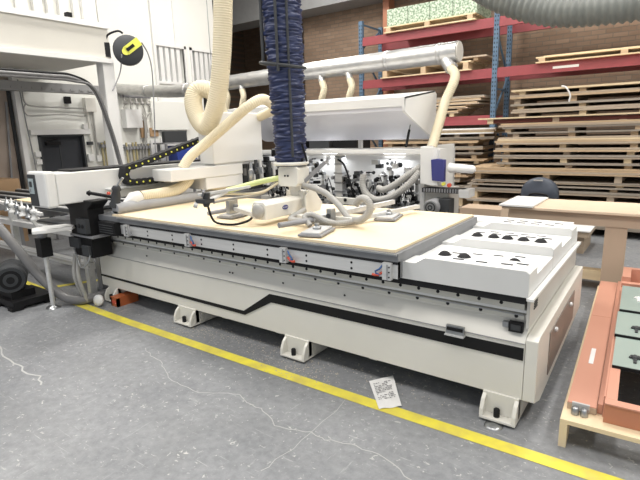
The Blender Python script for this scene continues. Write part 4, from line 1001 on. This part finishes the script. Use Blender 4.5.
g=MB(); g.hose([(XW+.03,5.04,2.02),(XW+.03,4.6,2.05),(XW+.03,4.1,2.02),(XW+.03,4.00,2.06),(XW+.03,3.99,2.14),(XW+.03,4.03,2.22)],.011,seg=8); tag(g.build('wall_cable','hosegrey'),'lower grey cable looping along the wall above the charcoal door','cable')
g=MB(); g.hose([(XW+.03,3.96,2.6),(XW+.03,3.99,1.9),(XW+.03,4.03,1.2),(XW+.03,4.04,.6)],.010,seg=6); tag(g.build('wall_cable','grey'),'dark vertical cable on the wall left of the charcoal door','cable')
g=MB(); g.box(-9.135,-9.10,3.83,3.88,0,2.6); tag(g.build('corner_strip','darkgrey'),'dark vertical edge strip between brown partition and white wall','edge strip')
# valve manifold
mf=thing('valve_manifold',(-8.9,6.1,2.2),'row of grey air valves with pipes on the left wall below the duct','manifold')
g=MB(); g.cyl((-8.92,5.80,2.42),(-8.92,6.46,2.42),.04); g.build('header_pipe','grey',mf)
for k in range(5):
    y=5.86+.13*k; g=MB(); g.cyl((-8.92,y,2.42),(-8.90,y,2.28),.02); g.lathe((-8.90,y,2.30),[(.03,0),(.04,.01),(.04,.04),(.02,.05)],(.5,0,-1),10); g.build('valve','hosegrey',mf)
    g=MB(); g.hose([(-8.90,y,2.28),(-8.92,y+.02*k,2.14),(-8.92,6.25+.02*k,1.98),(-8.93,6.22+.03*k,1.3+.1*k)],.010,seg=6); g.build('tube','hosegrey',mf)
# bar clamps hung in two racks
def clamps(y0,n,z0,z1,where,grp):
    r=MB(); r.box(XW,XW+.05,y0-.04,y0+n*.075,z1-.06,z1-.02); tag(r.build('clamp_rail','grey'),f'rail holding the clamps {where}','rail')
    for k in range(n):
        y=y0+k*.072; g=MB(); t=thing('bar_clamp',(XW+.08,y,z0),f'upright bar clamp with wooden bar, hung {where}','clamp',grp)
        g.box(XW+.055,XW+.085,y,y+.03,z0+random.uniform(-.05,.05),z1+random.uniform(-.03,.05),random.choice(('clampwood','clampwood','hosegrey'))); g.build('bar','clampwood',t)
        g=MB(); g.box(XW+.03,XW+.12,y-.01,y+.04,z1-.12,z1-.06); g.build('jaw','grey',t)
clamps(5.26,4,.70,1.56,'just left of the mezzanine post','clamps left of the post')
clamps(5.78,8,.65,1.50,'right of the mezzanine post','clamps right of the post')
# notices
for k,(y0,y1,z0,z1,m_,lab) in enumerate(((6.40,6.60,1.05,1.55,'paper','white sheet pinned left of the others under the white board'),(6.66,7.02,.95,1.60,'paper','wide white sheet pinned under the white board'),(6.42,6.62,1.62,1.80,'card','brown cardboard piece pinned under the white board'),(6.20,6.34,1.6,1.95,'card','brown cardboard strip beside the electrical cabinet'))):
    wbox('pinned_sheet' if m_=='paper' else 'cardboard_piece',y0,y1,z0,z1,.02,m_,lab,'paper' if m_=='paper' else 'cardboard')
# shelf with monitor, blue bin
g=MB(); g.box(-8.55,-8.45,6.38,6.95,1.49,1.72); tag(g.build('dark_monitor','darkgrey',bevel=.01),'dark monitor on the shelf below the white board, behind the drag chain','monitor')
g=MB(); g.box(-8.75,-8.40,6.3,7.3,1.46,1.49); g.box(-8.7,-8.66,6.35,6.4,0,1.46); g.box(-8.7,-8.66,7.2,7.25,0,1.46); g.box(-8.44,-8.41,6.35,6.4,0,1.46); g.box(-8.44,-8.41,7.2,7.25,0,1.46); g.box(-8.75,-8.40,6.3,7.3,.9,.93); tag(g.build('tall_shelf','grey'),'tall narrow shelf stand by the left wall behind the gantry','shelf')
g=MB(); g.prism([(6.62,.935),(6.58,1.42),(7.14,1.42),(7.10,.935)],'x',-8.72,-8.38); tag(g.build('storage_bin','bluebin',bevel=.01),'deep blue plastic bin on the shelf stand behind the gantry','bin')
g=MB(); g.rings([(-8.3+.0,7.35+.16*math.cos(2*PI*k/20),1.95+.16*math.sin(2*PI*k/20)) for k in range(21)],.025,8); 
# boxes at far left by the brown partition
for k,(x0,x1,y0,y1,z0,z1) in enumerate(((-9.1,-8.5,2.95,3.55,0,1.02),(-9.1,-8.6,2.3,2.9,0,.80),(-9.1,-8.6,2.35,2.9,.80,1.12))):
    g=MB(); g.box(x0,x1,y0,y1,z0,z1); g.box(x0,x1,(y0+y1)/2-.02,(y0+y1)/2+.02,z1,z1+.003,'hosecream')
    tag(g.build('cardboard_box','card'),['tall brown cardboard box by the partition, nearest the door wall','squat brown cardboard box low against the brown partition','small brown cardboard box sitting on the squat one at the partition'][k],'cardboard box','boxes by the partition')
for k,(y0,y1,l) in enumerate(((3.60,3.80,1.0),(2.16,1.90,.7))):
    g=MB(); g.obox((-9.08,y0,.01),(-9.12,y1,2.25-.2*k),.02,.03); tag(g.build('leaning_pole','grey'),['tall thin grey pole leaning on the brown partition nearest the corner','thin grey pole leaning on the brown partition farther from the corner'][k],'pole','poles at the partition')
# ------------------------------------------------------------------ light and camera
def lamp(name,x,y,z,sx,sy,p,c=(1,.97,.92)):
    l=bpy.data.lights.new(name,'AREA'); l.shape='RECTANGLE'; l.size=sx; l.size_y=sy; l.energy=p; l.color=c
    o=bpy.data.objects.new(name,l); COL.objects.link(o); o.location=(x,y,z); return o
for x,pw in ((-10.2,55),(-6.4,125),(-3.4,80),(-.6,78),(2.2,75)):
    for y in (0.6,4.2,7.6): lamp('ceiling_light',x,y,5.8,.5,1.6,pw)
for x in (-2.86,-3.8,-4.5):
    o=lamp('machine_light',x,5.54,1.295,.45,.03,3.2,(.93,.96,1)); o.rotation_euler=(math.radians(-40),0,0)
w=bpy.data.worlds.new('world'); S.world=w; w.use_nodes=True
w.node_tree.nodes['Background'].inputs[0].default_value=(.9,.95,1,1); w.node_tree.nodes['Background'].inputs[1].default_value=.6
cam=bpy.data.cameras.new('camera'); co=bpy.data.objects.new('camera',cam); COL.objects.link(co)
cam.sensor_width=36; cam.lens=36*487.28/640; cam.clip_start=.05
Rw=Matrix(((0.81254501,0.10245133,-0.5738243),(0.58218419,-0.19135859,0.79021735),(-0.02884739,-0.9761586,-0.21513301)))
R3=Matrix([[r[0],-r[1],-r[2]] for r in Rw])
co.matrix_world=Matrix.Translation((0,0,1.6))@R3.to_4x4()
S.camera=co
S.view_settings.view_transform='Standard'; S.view_settings.look='None'; S.view_settings.gamma=1; S.view_settings.exposure=0.36
